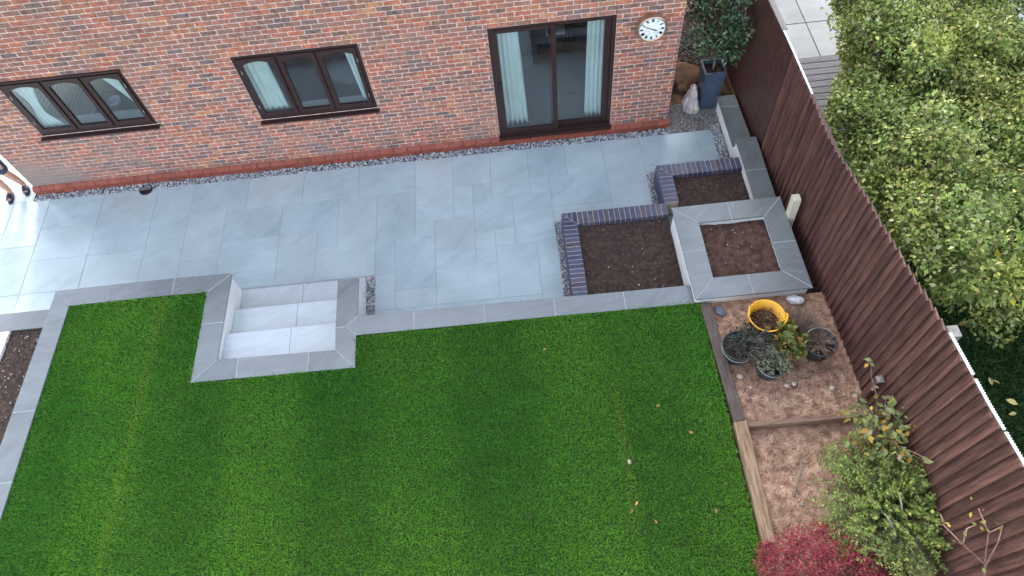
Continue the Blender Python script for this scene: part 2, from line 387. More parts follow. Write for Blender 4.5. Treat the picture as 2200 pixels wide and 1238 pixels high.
# ================================================================ HOUSE
HX0, HX1, HY, HD = -6.29, 4.12, .2, 8.4
WIN = [(-5.44,-3.67,1.2,2.25), (-2.135,-.365,1.05,2.25), (1.415,3.192,.1,2.25)]   # two windows, sliding door
house = empty('brick_house', (-1.1, .2, 0))
tag(house, 'red and plum brick house with brown windows and sliding patio door', 'house')
def hpart(mb, name, mat, parent=None, smooth=False):
    o = mb.build(name, mat, smooth=smooth)
    p = parent or house
    o.parent = p; o.matrix_parent_inverse = Matrix.Translation(-house.location) if p is house else Matrix.Identity(4)
    return o
# mortar backing with openings
b = MB(); ytop = 3.6; y0, y1 = HY+.006, HY+.24
xs = sorted([HX0+.004, HX1-.004] + [w[0] for w in WIN] + [w[1] for w in WIN])
for i in range(len(xs)-1):
    xa, xb = xs[i], xs[i+1]; op = [w for w in WIN if w[0] <= xa+1e-6 and w[1] >= xb-1e-6]
    if not op: b.box((xa,y0,.0),(xb,y1,ytop))
    else:
        w = op[0]
        b.box((xa,y0,.0),(xb,y1,w[2])); b.box((xa,y0,w[3]),(xb,y1,ytop))
hpart(b, 'mortar_bed', M_MORTAR)
b = MB(); b.box((HX0,HY,ytop+.001),(HX1,HY+.24,5.0)); b.box((HX0,HY+.2405,0),(HX0+.24,HD,5.0)); b.box((HX1-.24,HY+.2405,0),(HX1,HD,5.0)); b.box((HX0+.24,HD-.24,0),(HX1-.24,HD,5.0))
YR = (HY+HD)/2
for xx in (HX0, HX1-.24):
    b.faces([(xx,HY,5.001),(xx,HD,5.001),(xx,YR,7.75),(xx+.24,HY,5.001),(xx+.24,HD,5.001),(xx+.24,YR,7.75)], [(0,2,1),(3,4,5),(0,1,4,3),(1,2,5,4),(2,0,3,5)])
hpart(b, 'wall', M_FACADE)
b = MB()
for s in (-1, 1):
    ye = YR + s*(YR-HY+.35); ze = 5.0-.22
    b.faces([(HX0-.15,ye,ze),(HX1+.15,ye,ze),(HX1+.15,YR,7.86),(HX0-.15,YR,7.86),(HX0-.15,ye,ze+.12),(HX1+.15,ye,ze+.12),(HX1+.15,YR,7.98),(HX0-.15,YR,7.98)],
            [(0,3,2,1),(4,5,6,7),(0,1,5,4),(1,2,6,5),(3,0,4,7)])
hpart(b, 'roof', M_ROOF)

# bricks of the rear wall, each with a chamfered proud face
def brick_geo(mb, x0, x1, z0, z1, dy, mi):
    e = .004; yf = HY - dy; yb = HY+.012
    vs = [(x0,yb,z0),(x1,yb,z0),(x1,yb,z1),(x0,yb,z1),(x0,yf+e,z0),(x1,yf+e,z0),(x1,yf+e,z1),(x0,yf+e,z1),(x0+e,yf,z0+e),(x1-e,yf,z0+e),(x1-e,yf,z1-e),(x0+e,yf,z1-e)]
    mb.faces(vs, [(0,1,5,4),(1,2,6,5),(2,3,7,6),(3,0,4,7),(4,5,9,8),(5,6,10,9),(6,7,11,10),(7,4,8,11),(8,9,10,11)], mi)
cells = []
nc = int((ytop-.15)/.075)
for r in range(nc):
    z0 = .15 + r*.075 + .006; z1 = z0 + .063
    x = HX0 - (.1125 if r % 2 else 0)
    while x < HX1:
        segs = [(max(x+.006, HX0), min(x+.219, HX1))]; x += .225
        for w in WIN:
            if z1 > w[2]+.01 and z0 < w[3]-.01:
                ns = []
                for a, c in segs:
                    if c <= w[0]-.004 or a >= w[1]+.004: ns.append((a,c)); continue
                    if a < w[0]-.004: ns.append((a, w[0]-.004))
                    if c > w[1]+.004: ns.append((w[1]+.004, c))
                segs = ns
        for a, c in segs:
            if c-a > .014: cells.append((a, c, z0, z1))
def shown(a, c, z0, z1):
    P = Vector(((a+c)/2, HY, (z0+z1)/2)); d = P-CAM; q = d.length
    u = d.dot(_right)/d.dot(_fwd)*1507+1100; v = d.dot(_down)/d.dot(_fwd)*1507+619
    if not (0 < u < 2200 and 0 < v < 1238): return 0
    return (c-a)*(z1-z0)*(d.y/q)/(q*q)
cells.sort(key=lambda t: -shown(*t))
rest = MB(); meshes = {}
for i, (a, c, z0, z1) in enumerate(cells):
    mi = random.choices(range(8), BW)[0]; dy = random.uniform(-.0015,.002)
    if i < 300:
        key = (round(c-a,3), mi)
        if key not in meshes:
            q = MB(); w = (c-a)/2; brick_geo(q, -w, w, -.0315, .0315, 0, 0)
            q.v = [(p[0], p[1]-HY, p[2]) for p in q.v]; meshes[key] = q.mesh('brick', BRICKS[mi])
        o = link('brick', meshes[key], house); o.location = Vector(((a+c)/2, HY-dy, (z0+z1)/2)) - house.location
    else: brick_geo(rest, a, c, z0, z1, dy, mi)
o = hpart(rest, 'brickwork', BRICKS); tag(o, kind='stuff')
# plinth of red bricks: one flat course, one chamfered course above it
for r in range(2):
    x = HX0 - (.1125 if r else 0)
    while x < HX1:
        a, c = max(x+.004, HX0-.02), min(x+.221, HX1+.02); x += .225
        if c-a < .03: continue
        if r == 1 and a < WIN[2][0]-.015 < c: c = WIN[2][0]-.015
        if r == 1 and a < WIN[2][1]+.015 < c: a = WIN[2][1]+.015
        q = MB(); za, zb = r*.075-.02*(1-r)+.003, (r+1)*.075-.002
        yf = HY-.062
        if r == 1:
            for w in WIN[2:]:
                pass
            q.faces([(a,HY+.02,za),(c,HY+.02,za),(c,HY+.02,zb),(a,HY+.02,zb),(a,yf,za),(c,yf,za),(c,yf,za+.022),(a,yf,za+.022),(a,HY-.006,zb),(c,HY-.006,zb)],
                    [(0,1,5,4),(4,5,6,7),(7,6,9,8),(8,9,2,3),(0,4,7,8,3),(1,2,9,6,5)])
        else: q.box((a,yf,za),(c,HY+.02,zb))
        if r == 1 and a < WIN[2][1]-.02 and c > WIN[2][0]+.02:
            q.v = [(p[0], p[1], min(p[2], .094)) for p in q.v]
        hpart(q, 'plinth_brick', M_PLINTH)
q = MB(); q.box((HX0-.015,HY-.052,-.05),(HX1+.015,HY+.004,.088)); hpart(q, 'plinth_joint', M_PLINTH)

def arch_sash(x0, x1, z0, z1, y, st=.054, rise=.055, n=10):
    """sash with a shallow arched head; returns frame and pane"""
    d = .045; f = MB()
    f.box((x0,y,z0),(x0+st,y+d,z1)); f.box((x1-st,y,z0),(x1,y+d,z1)); f.box((x0+st,y+.001,z0),(x1-st,y+d,z0+st+.012))
    zs = z1-st-rise
    pts = []
    for i in range(n+1):
        t = i/n; xx = x0+st + (x1-x0-2*st)*t; pts.append((xx, zs + rise*(1-(2*t-1)**2)))
    for i in range(n):
        (xa,za),(xb,zb) = pts[i], pts[i+1]
        f.faces([(xa,y+.001,za),(xb,y+.001,zb),(xb,y+.001,z1),(xa,y+.001,z1),(xa,y+d,za),(xb,y+d,zb),(xb,y+d,z1),(xa,y+d,z1)], [(0,1,2,3),(5,4,7,6),(4,5,1,0),(3,2,6,7)])
    p = MB(); p.box((x0+st-.01,y+.02,z0+st),(x1-st+.01,y+.026,z1-st))
    return f, p
def make_window(w, head):
    x0,x1,z0,z1 = w; y = HY+.012
    f = MB(); t = .05
    f.box((x0,y,z0),(x0+t,y+.07,z1)); f.box((x1-t,y,z0),(x1,y+.07,z1)); f.box((x0+t,y+.001,z1-t),(x1-t,y+.07,z1)); f.box((x0+t,y+.001,z0),(x1-t,y+.07,z0+t+.02))
    wd = (x1-x0-2*t)/3
    for k in (1,2): f.box((x0+t+wd*k-.016,y+.002,z0+t+.02),(x0+t+wd*k+.016,y+.07,z1-t))
    win = hpart(f, 'window', M_FRAME)
    for k in range(3):
        a = x0+t+wd*k+(.018 if k else .003); c = x0+t+wd*(k+1)-(.018 if k < 2 else .003)
        s, p = arch_sash(a, c, z0+t+.024, z1-t-.003, y-.022)
        hpart(s, 'sash', M_FRAME, win); hpart(p, 'pane', M_GLASS, win)
        hb = MB(); hx = a+.012 if k == 0 else c-.012
        if k != 1:
            for zz in (z0+.25, z1-.3): hb.box((hx-.004,y-.03,zz),(hx+.004,y-.0225,zz+.06))
            hpart(hb, 'hinge', M_WIRE, win)
    s = MB(); s.faces([(x0-.02,y-.085,z0-.035),(x1+.02,y-.085,z0-.035),(x1+.02,y+.07,z0-.035),(x0-.02,y+.07,z0-.035),(x0-.02,y-.085,z0-.012),(x1+.02,y-.085,z0-.012),(x1+.02,y+.07,z0-.001),(x0-.02,y+.07,z0-.001)],
                      [(0,3,2,1),(4,5,6,7),(0,1,5,4),(1,2,6,5),(2,3,7,6),(3,0,4,7)])
    hpart(s, 'sill', M_FRAME, win)
    if head:
        s = MB(); s.box((x0-.005,HY-.03,z1-.012),(x1+.005,y-.001,z1+.012)); hpart(s, 'drip_strip', M_FRAME, win)
    return win
make_window(WIN[0], True); make_window(WIN[1], False)
# sliding patio door
x0,x1,z0,z1 = WIN[2]; y = HY+.02
f = MB(); f.box((x0,y,z0+.06),(x0+.055,y+.1,z1)); f.box((x1-.055,y,z0+.06),(x1,y+.1,z1)); f.box((x0+.055,y+.001,z1-.055),(x1-.055,y+.1,z1)); f.box((x0-.012,y-.06,z0),(x1+.012,y+.1,z0+.06)); f.box((x0+.02,y-.025,z0+.0605),(x1-.02,y+.1,z0+.1))
door = hpart(f, 'sliding_door', M_FRAME)
def leaf(a, c, yy, st, name):
    f = MB(); za, zb = z0+.101, z1-.056
    f.box((a,yy,za),(a+st,yy+.04,zb)); f.box((c-st,yy,za),(c,yy+.04,zb)); f.box((a+st,yy+.001,zb-.05),(c-st,yy+.04,zb)); f.box((a+st,yy+.001,za),(c-st,yy+.04,za+.08))
    hpart(f, name, M_FRAME, door)
    p = MB(); p.box((a+st-.005,yy+.018,za+.07),(c-st+.005,yy+.024,zb-.045)); hpart(p, 'pane', M_GLASS, door)
leaf(1.472, 2.355, y-.012, .07, 'door_leaf'); leaf(2.25, 3.135, y+.04, .09, 'door_leaf')
h = MB(); h.box((1.492,y-.05,1.08),(1.516,y-.0125,1.28)); h.tube([(1.504,y-.045,1.1),(1.504,y-.075,1.12),(1.504,y-.075,1.24),(1.504,y-.045,1.26)], .008); hpart(h, 'handle', M_BLACK, door)

# rooms behind the glass
def struct(mb, name, mat): o = mb.build(name, mat); tag(o, kind='structure'); return o
struct(MB().box((HX0+.24,HY+.241,.0),(HX1-.24,4.2,.13)), 'room_floor', M_CARPET)
struct(MB().box((HX0+.24,4.2,.131),(HX1-.24,4.3,2.55)), 'room_back_wall', M_ROOM)
struct(MB().box((HX0+.24,HY+.241,2.5),(HX1-.24,4.199,2.56)), 'room_ceiling', M_ROOM)
struct(MB().box((-3.05,HY+.241,.131),(-2.95,4.199,2.499)), 'room_partition', M_ROOM)
struct(MB().box((.55,HY+.241,.131),(.65,4.199,2.499)), 'room_partition', M_ROOM)
for w, dp in ((WIN[0],.17),(WIN[1],.11)):
    o = MB().box((w[0]+.02,HY+.09,w[2]+.03),(w[1]-.02,HY+.241+dp-.1,w[2]+.055)).build('window_board', M_SILLW, house); o.matrix_parent_inverse = Matrix.Translation(-house.location)
def curtain(name, label, fn, z0, z1, y, folds, amp, nu=60, nv=16):
    V = []; F = []
    for j in range(nv+1):
        t = j/nv; xa, xb = fn(t)
        for i in range(nu+1):
            s = i/nu; ph = folds*2*math.pi*s
            V.append((xa+(xb-xa)*s + .006*math.sin(ph*2+t*2), y + amp*(.6+.4*t)*math.sin(ph + .5*math.sin(t*4)) , z1+(z0-z1)*t + .01*math.sin(ph*.5)))
    for j in range(nv):
        for i in range(nu):
            a = j*(nu+1)+i; F.append((a,a+1,a+nu+2,a+nu+1))
    mb = MB(); mb.faces(V, F); o = mb.build(name, M_CURT, smooth=True)
    sd = o.modifiers.new('s', 'SOLIDIFY'); sd.thickness = .004
    tag(o, label, 'curtain', 'curtains behind the rear windows'); return o
curtain('curtain', 'pale curtain hanging behind the left pane of the sliding patio door', lambda t: (1.5-.0*t, 1.83+.06*t), .2, 2.2, HY+.2, 5, .026)
curtain('curtain', 'pale curtain hanging behind the right pane of the sliding patio door', lambda t: (2.82-.03*t, 3.13), .2, 2.2, HY+.2, 5, .026)
curtain('curtain', 'wide pale curtain at the left of the middle window', lambda t: (-2.13, -1.72+.02*t), 1.12, 2.22, HY+.115, 5, .016)
curtain('curtain', 'narrow pale curtain at the right edge of the middle window', lambda t: (-.62+.06*t, -.42), 1.12, 2.22, HY+.115, 3, .014)
curtain('curtain', 'pale curtain tied back at the left of the window nearest the corner', lambda t: (-5.42+.1*math.sin(t*3.1)**2, -4.98-.22*math.sin(min(1,t*1.4)*1.571)+(.16*max(0,t-.72)/.28)), 1.27, 2.22, HY+.115, 4, .016)
curtain('curtain', 'pale curtain swept aside at the right of the window nearest the corner', lambda t: (-4.16+.4*t**.85, -3.74+.03*t), 1.27, 2.22, HY+.115, 4, .016)
# furniture seen through the glass
ch = empty('armchair', (2.3,2.3,.13)); tag(ch, 'dark armchair standing inside behind the patio door', 'chair')
MB().box((-.4,-.35,.1),(.4,.35,.42)).build('seat', M_FURN, ch); MB().box((-.4,.36,.1),(.4,.5,.9)).build('backrest', M_FURN, ch)
for s in (-1,1):
    MB().box((s*.47-.06,-.36,.08),(s*.47+.06,.5,.6)).build('armrest', M_FURN, ch)
    for t in (-.3,.42): MB().box((s*.45-.025,t-.025,0),(s*.45+.025,t+.025,.079)).build('leg', M_FURN, ch)
o = MB().box((2.35,1.99,.552),(2.68,2.2,.592)).build('folded_paper', M_PAPER); tag(o, 'white folded paper lying on the dark armchair inside the patio door', 'paper')
bmx = bmesh.new(); bmesh.ops.create_icosphere(bmx, subdivisions=3, radius=1)
for v in bmx.verts:
    n = .12*math.sin(v.co.x*5+1)*math.sin(v.co.y*6); v.co *= 1+n
me = bpy.data.meshes.new('cushion'); bmx.to_mesh(me); bmx.free(); me.materials.append(M_CLOTH)
bed = empty('bed', (-1.3,2.0,.13)); tag(bed, 'bed seen through the middle window', 'bed')
MB().box((-.9,-.9,.08),(.9,1.6,.36)).build('mattress', M_FURN, bed)
for sx in (-.8,.8):
    for sy in (-.8,1.5): MB().box((sx-.03,sy-.03,0),(sx+.03,sy+.03,.079)).build('leg', M_FURN, bed)
o = link('cushion', me, None, True, (-1.0,1.6,.62)); o.scale = (.42,.3,.14); tag(o, 'pale crumpled cushion on the bed behind the middle window', 'cushion')
tb = empty('side_table', (-4.35,.95,.13)); tag(tb, 'table inside the window nearest the corner', 'table')
MB().box((-.5,-.25,.9),(.5,.25,.94)).build('table_top', M_FURN, tb)
for sx in (-.45,.45):
    for sy in (-.2,.2): MB().box((sx-.025,sy-.025,0),(sx+.025,sy+.025,.899)).build('leg', M_FURN, tb)
for x, yy, r, l in ((-4.5,.85,.1,'pale bowl at the left of the table inside the corner window'), (-4.05,.9,.13,'pale bowl at the right of the table inside the corner window')):
    o = MB().lathe([(.02,0),(r*.5,.0),(r*.9,.06),(r,.12),(r*.93,.12),(r*.5,.02)], 18, cap0=True).build('bowl', M_CLOTH, smooth=True, loc=(x,yy,1.071)); tag(o, l, 'bowl', 'bowls on the table inside')

# ================================================================ CLOCK on the wall
ck = empty('wall_clock', (3.667,HY,2.03)); tag(ck, 'round copper rimmed wall clock with white roman dial beside the patio door', 'clock')
def ck_part(mb, name, mat, parent=ck, smooth=False):
    o = mb.build(name, mat, parent, smooth); return o
RX = Matrix.Rotation(math.radians(90), 4, 'X')      # lathe axis z -> -y
def turn(mb): mb.v = [tuple(RX @ Vector(v)) for v in mb.v]; return mb
q = turn(MB().lathe([(.19,.003),(.2,.02),(.2,.07),(.192,.08),(.205,.088),(.205,.108),(.19,.118),(.178,.104)], 48, cap0=True)); ck_part(q, 'rim', M_COPPER, smooth=True)
q = turn(MB().lathe([(.001,.1),(.18,.1)], 48)); face = ck_part(q, 'dial', M_FACE)
def glyph(mb, s, x, z, h, rot, wd=.009):
    """roman figure of strokes, its foot towards the centre"""
    adv = {'I': .4, 'V': .8, 'X': .8}; tot = sum(adv[c] for c in s)*h*.5; cx = -tot/2
    for c in s:
        a = adv[c]*h*.5
        segs = {'I': [((a/2,0),(a/2,h))], 'V': [((a*.1,h),(a/2,0)),((a/2,0),(a*.9,h))], 'X': [((a*.1,h),(a*.9,0)),((a*.1,0),(a*.9,h))]}[c]
        for (p, q_) in segs:
            d = Vector((q_[0]-p[0], q_[1]-p[1])).normalized(); n = Vector((-d.y, d.x))*wd*.5
            pts = [Vector(p)+n, Vector(p)-n, Vector(q_)-n, Vector(q_)+n]; out = []
            for t in pts:
                u, w = t.x+cx, t.y-h/2
                out.append((x+u*math.cos(rot)+w*math.sin(rot), -.1035, z-u*math.sin(rot)+w*math.cos(rot)))
            mb.poly(out)
        cx += a
for k, s in enumerate(['XII','I','II','III','IIII','V','VI','VII','VIII','IX','X','XI']):
    a = math.radians(30*k); q = MB(); glyph(q, s, .143*math.sin(a), .143*math.cos(a), .045, a)
    ck_part(q, 'numeral', M_INK, face)
q = MB()
for cx, cz, r in ((-.062,-.055,.042),(.06,-.055,.03)):
    for i in range(20):
        a, c = 2*math.pi*i/20, 2*math.pi*(i+1)/20
        q.poly([(cx+r*math.cos(t)*k, -.1032, cz+r*math.sin(t)*k) for t, k in ((a,1),(c,1),(c,.88),(a,.88))])
    for i in range(6):
        a = 2*math.pi*i/6; q.poly([(cx+r*.7*math.cos(a)+dx, -.1032, cz+r*.7*math.sin(a)+dz) for dx, dz in ((-.004,-.004),(.004,-.004),(.004,.004),(-.004,.004))])
ck_part(q, 'subdial', M_INKL, face)
def hand(ang, ln, wd, yy, name):
    a = math.radians(ang); d = Vector((math.sin(a), math.cos(a))); n = Vector((d.y,-d.x))
    pts = [-d*.03+n*wd*.6, d*ln*.55+n*wd, d*ln, d*ln*.55-n*wd, -d*.03-n*wd*.6]
    q = MB(); q.poly([(p.x, yy, p.y) for p in pts]); ck_part(q, name, M_INK)
hand(112, .09, .009, -.107, 'hour_hand'); hand(296, .135, .007, -.1085, 'minute_hand')

# ================================================================ PATIO
P = .302
patio = tag(MB().poly([(-9.1,.02,-.004),(4.8,.02,-.004),(4.8,-3.1,-.004),(-9.1,-3.1,-.004)]).build('patio', M_GROUT), kind='structure')
occ = {}
def free(i, j, w, h): return all((i+a, j+b2) not in occ for a in range(w) for b2 in range(h))
def put(i, j, w, h, lst):
    for a in range(w):
        for b2 in range(h): occ[(i+a, j+b2)] = 1
    lst.append((i, j, w, h))
NX0, NX1, NY = -30, 16, 10
for i in range(NX0, NX1):
    for j in range(NY):
        xa, ya = i*P, -j*P
        if xa > 2.05 and j >= 5: occ[(i,j)] = 2
        if i >= 12 and j >= 3: occ[(i,j)] = 2
        if -9 <= i < -2 and j >= 7: occ[(i,j)] = 2
        if -17 <= i < -9 and j >= 8: occ[(i,j)] = 2
        if i < -16 and j >= 9: occ[(i,j)] = 2
slabs = []
for t in [(0,0,2,3),(2,0,2,2),(4,0,2,3),(2,2,1,2),(3,2,1,1),(3,3,2,2),(1,4,2,2),(0,3,2,1),(0,4,1,1),(-2,2,2,3),(4,5,1,1),(4,6,2,3),(3,5,1,2),(1,6,2,1),(1,7,3,2),(-1,5,2,3),(-1,8,2,1),(6,0,2,2),(8,0,2,2),(6,2,1,1),(5,3,2,1)]:
    if free(*t): put(*t, slabs)
SZ = [(3,2),(2,3),(2,2),(2,2),(2,1),(1,2),(1,1)]
rs = random.Random(21)
order = sorted(((i,j) for i in range(NX0,NX1) for j in range(NY)), key=lambda t: (t[1], t[0]))
for (i, j) in order:
    if (i,j) in occ: continue
    c = SZ[:]; rs.shuffle(c); c.sort(key=lambda s: -s[0]*s[1] + rs.random()*3.2)
    for w, h in c + [(1,1)]:
        if i+w <= NX1 and j+h <= NY and free(i, j, w, h): put(i, j, w, h, slabs); break
for (i, j, w, h) in slabs:
    g_ = .0027; x0, x1 = i*P+g_, (i+w)*P-g_; yb, yt = -(j+h)*P+g_, -j*P-g_
    x1 = min(x1, 4.797)
    if j == 0: yt = .012
    if i >= 12 and j+h >= 3: yb = max(yb, -.735-.01)
    dz = random.uniform(-.0012,.0012); tx, ty = random.uniform(-.0018,.0018), random.uniform(-.0018,.0018)
    cx, cy = (x0+x1)/2, (yb+yt)/2
    q = MB().prism([(x0-cx,yb-cy),(x1-cx,yb-cy),(x1-cx,yt-cy),(x0-cx,yt-cy)], -.02, 0, .0025)
    o = q.build('paving_slab', M_SLAB, patio, loc=(cx,cy,dz)); o.rotation_euler = (tx,ty,0)
# side passage left of the house, same paving
pas = tag(MB().poly([(-9.1,.021,-.005),(-6.34,.021,-.005),(-6.34,9,-.005),(-9.1,9,-.005)]).build('side_passage', M_GROUT), kind='structure')
for i in range(3):
    for j in range(10):
        xa, xb, ya, yb = -9.08+i*.906+(.0), -9.08+(i+1)*.906-.006, .024+j*.604, .024+(j+1)*.604-.006
        MB().prism([(xa-xa,0),(xb-xa,0),(xb-xa,yb-ya),(0,yb-ya)], -.02, 0, .0025).build('paving_slab', M_SLAB, pas, loc=(xa,ya,random.uniform(-.001,.001)))

# ================================================================ GRAVEL
def stones(n, x0, x1, y0, y1, z, s0, s1, pal, wts, name, layers=.012, zf=None):
    x = RNG.uniform(x0, x1, n); yv = RNG.uniform(y0, y1, n); zz = z + RNG.uniform(-.2, 1, n)*layers
    if zf is not None: zz = zf(x, yv) + RNG.uniform(-.002, .008, n)
    s = RNG.uniform(s0, s1, n)
    base = np.array([(1,0,0),(.3,.9,0),(-.8,.6,0),(-.8,-.55,0),(.35,-.9,0),(.1,.1,.7),(-.1,0,-.7)], float)
    Vt = base[None] * s[:,None,None] * RNG.uniform(.7,1.25,(n,7,1)) * np.stack([RNG.uniform(.8,1.3,n), RNG.uniform(.6,1,n), RNG.uniform(.6,1.1,n)], 1)[:,None,:]
    Q = RNG.normal(size=(n,4)); Q[:,1:3] *= .5; Q /= np.linalg.norm(Q, axis=1)[:,None]
    w, a, b_, c = Q[:,3], Q[:,1], Q[:,2], Q[:,0]
    R = np.stack([1-2*(b_*b_+c*c),2*(a*b_-c*w),2*(a*c+b_*w),2*(a*b_+c*w),1-2*(a*a+c*c),2*(b_*c-a*w),2*(a*c-b_*w),2*(b_*c+a*w),1-2*(a*a+b_*b_)],1).reshape(n,3,3)
    Vt = np.einsum('nij,nkj->nki', R, Vt) + np.stack([x,yv,zz],1)[:,None,:]
    tri = []
    for i in range(5): tri += [(i,(i+1)%5,5), ((i+1)%5,i,6)]
    F = (np.array(tri)[None] + (np.arange(n)*7)[:,None,None]).reshape(-1,3)
    pal = np.array(pal); ci = RNG.choice(len(pal), n, p=wts); col = pal[ci]*RNG.uniform(.7,1.25,(n,1))
    return np_mesh(name, Vt.reshape(-1,3), F, M_STONE, np.repeat(col, 7, 0))
GP = [(.6,.6,.6),(.3,.32,.38),(.1,.115,.15),(.66,.62,.56),(.17,.17,.19)]; GW = [.3,.24,.18,.16,.12]
tag(MB().poly([(HX0-.03,.013,-.018),(4.93,.013,-.018),(4.93,.16,-.018),(HX0-.03,.16,-.018)]).build('gravel_trench', M_SOIL), kind='structure')
tag(stones(6500, HX0-.02, 4.15, .018, .138, -.004, .011, .022, GP, GW, 'gravel'), 'grey and blue stone chippings along the foot of the house wall', 'gravel', kind='stuff')
tag(stones(900, -.708, -.596, -2.8, -2.135, .006, .010, .019, GP, GW, 'gravel'), 'dark stone chippings in the slot beside the garden steps', 'gravel', kind='stuff')
tag(stones(1100, 2.115, 2.222, -3.05, -1.51, .006, .010, .019, GP, GW, 'gravel'), 'stone chippings beside the larger brick planter', 'gravel', kind='stuff')
tag(stones(650, 3.625, 3.74, -1.55, -.755, .006, .010, .019, GP, GW, 'gravel'), 'stone chippings beside the smaller brick planter', 'gravel', kind='stuff')
tag(stones(1100, 4.8, 4.94, -.88, .1, .006, .010, .019, GP, GW, 'gravel'), 'blue grey chippings along the low white wall', 'gravel', kind='stuff')

# ================================================================ WALLS, COPINGS, STEPS
def cope(parent, polys, ztop, th=.024, gap=.004, grout=None):
    for pts in polys:
        ins = inset(pts, gap)
        cx = sum(p[0] for p in pts)/len(pts); cy = sum(p[1] for p in pts)/len(pts)
        MB().prism([(p[0]-cx,p[1]-cy) for p in ins], 0, th, .003).build('coping_slab', M_COPE, parent, loc=(cx,cy,ztop-th+random.uniform(-.0008,.0008)))
    q = MB(); E2 = [(Vector(p[i]), Vector(p[(i+1) % len(p)]), k) for k, p in enumerate(polys) for i in range(len(p))]
    for i, (a, c, k) in enumerate(E2):
        for a2, c2, k2 in E2[i+1:]:
            if k2 != k and (a-c2).length < .012 and (c-a2).length < .012:
                d = (c-a).normalized(); n = Vector((-d.y, d.x))*.0046; a_, c_ = a+d*.007, c-d*.007
                q.prism([tuple(a_+n), tuple(a_-n), tuple(c_-n), tuple(c_+n)][::1], ztop-th+.004, ztop-.0032)
    if q.v: q.build('grout', M_GROUTL, parent)
ZL = .6
def xi(yv): return -4.715-.03*(-2.49-yv)
def xo(yv): return -4.98-.05*(-2.22-yv)
retw = empty('retaining_wall', (0,0,0)); tag(retw, 'white rendered retaining wall with grey stone coping around the lawn', 'wall')
polys = [
 [(xo(-2.22),-2.22),(xi(-2.495),-2.495),(-4.2,-2.49),(-4.2,-2.21)],
 [(-4.2,-2.21),(-4.2,-2.49),(-3.28,-2.487),(-3.28,-2.207)],
 [(-3.28,-2.207),(-3.28,-2.487),(-2.777,-2.5),(-2.462,-2.222)],
 [(-2.462,-2.222),(-2.777,-2.5),(-2.785,-3.0),(-2.475,-3.005)],
 [(-2.475,-3.005),(-2.785,-3.0),(-2.795,-3.853),(-2.483,-3.553)],
 [(-2.483,-3.553),(-2.795,-3.853),(-2.205,-3.856),(-2.215,-3.56)],
 [(-2.215,-3.56),(-2.205,-3.856),(-1.282,-3.862),(-1.28,-3.575)],
 [(-1.28,-3.575),(-1.282,-3.862),(-.664,-3.868),(-.94,-3.585)],
 [(-.964,-2.523),(-.955,-3.262),(-.81,-3.262),(-.662,-3.118),(-.662,-2.523)],
 [(-.955,-3.262),(-.94,-3.585),(-.664,-3.868),(-.668,-3.405),(-.81,-3.262)],
 [(-.662,-3.118),(-.81,-3.262),(-.668,-3.405),(.087,-3.41),(.087,-3.12)],
 [(.087,-3.12),(.087,-3.41),(1.018,-3.415),(1.018,-3.13)],
 [(1.018,-3.13),(1.018,-3.415),(1.935,-3.42),(1.935,-3.14)],
 [(1.935,-3.14),(1.935,-3.42),(2.848,-3.43),(2.848,-3.15)],
 [(2.848,-3.15),(2.848,-3.43),(3.725,-3.435),(3.725,-3.155)],
 [(xo(-2.22),-2.22),(xo(-3.1),-3.1),(xi(-3.11),-3.11),(xi(-2.495),-2.495)]]
ys = [-3.1,-4.02,-4.93,-5.84,-6.75,-7.66]
for a, c in zip(ys, ys[1:]): polys.append([(xo(a),a),(xo(c),c),(xi(c),c),(xi(a),a)])
cope(retw, polys, ZL)
for nme, pts in [('wall_core',[(-4.95,-2.25),(-4.74,-2.47),(-2.8,-2.47),(-2.5,-2.25)]), ('wall_core',[(-2.5,-2.251),(-2.8,-2.471),(-2.8,-3.84),(-2.5,-3.84)]),
                 ('wall_core',[(-2.499,-3.58),(-2.499,-3.84),(-.7,-3.84),(-.7,-3.6)]), ('wall_core',[(-.935,-2.55),(-.935,-3.58),(-.712,-3.6),(-.712,-2.55)]), ('wall_core',[(-.711,-3.15),(-.711,-3.385),(3.73,-3.41),(3.73,-3.18)]),
                 ('wall_core',[(-4.96,-2.251),(-5.2,-7.6),(-4.92,-7.6),(-4.745,-2.471)])]:
    MB().prism(pts, -.05, ZL-.0245).build(nme, M_RENDER, retw)
steps = empty('garden_steps', (-1.7,-2.9,0)); tag(steps, 'three pale stone steps rising from the patio to the lawn', 'steps')
for (ya, yb, z, xr) in ((-2.235,-2.72,.15,-.702),(-2.645,-3.2,.3,-.942),(-3.105,-3.62,.45,-.942)):
    for xa, xb in ((-2.497,-1.6015),(-1.5985,xr)):
        cx, cy = (xa+xb)/2, (ya+yb)/2
        if xr > -.9 and xb == xr:
            pts = [(xa,ya),(xa,yb),(-.942,yb),(-.942,-2.545),(xr,-2.545),(xr,ya)]
        else: pts = [(xa,ya),(xa,yb),(xb,yb),(xb,ya)]
        MB().prism([(p[0]-cx-steps.location.x+cx*0,p[1]-steps.location.y) for p in [(q_[0]+cx,q_[1]) for q_ in pts]], z-.022, z, .003).build('tread', M_STEP, steps)
    MB().box((-2.496+1.7,yb+2.9,-.05),((xr if xr < -.9 else -.72)+1.7-.002,ya+2.9-.018,z-.0225) if xr < -.9 else (-.943+1.7,ya+2.9-.018,z-.0225)).build('riser', M_RENDER, steps)
    if xr > -.9: MB().box((-.942+1.7,-2.545+2.9,-.05),(-.715+1.7,ya+2.9-.018,z-.0225)).build('riser', M_RENDER, steps)

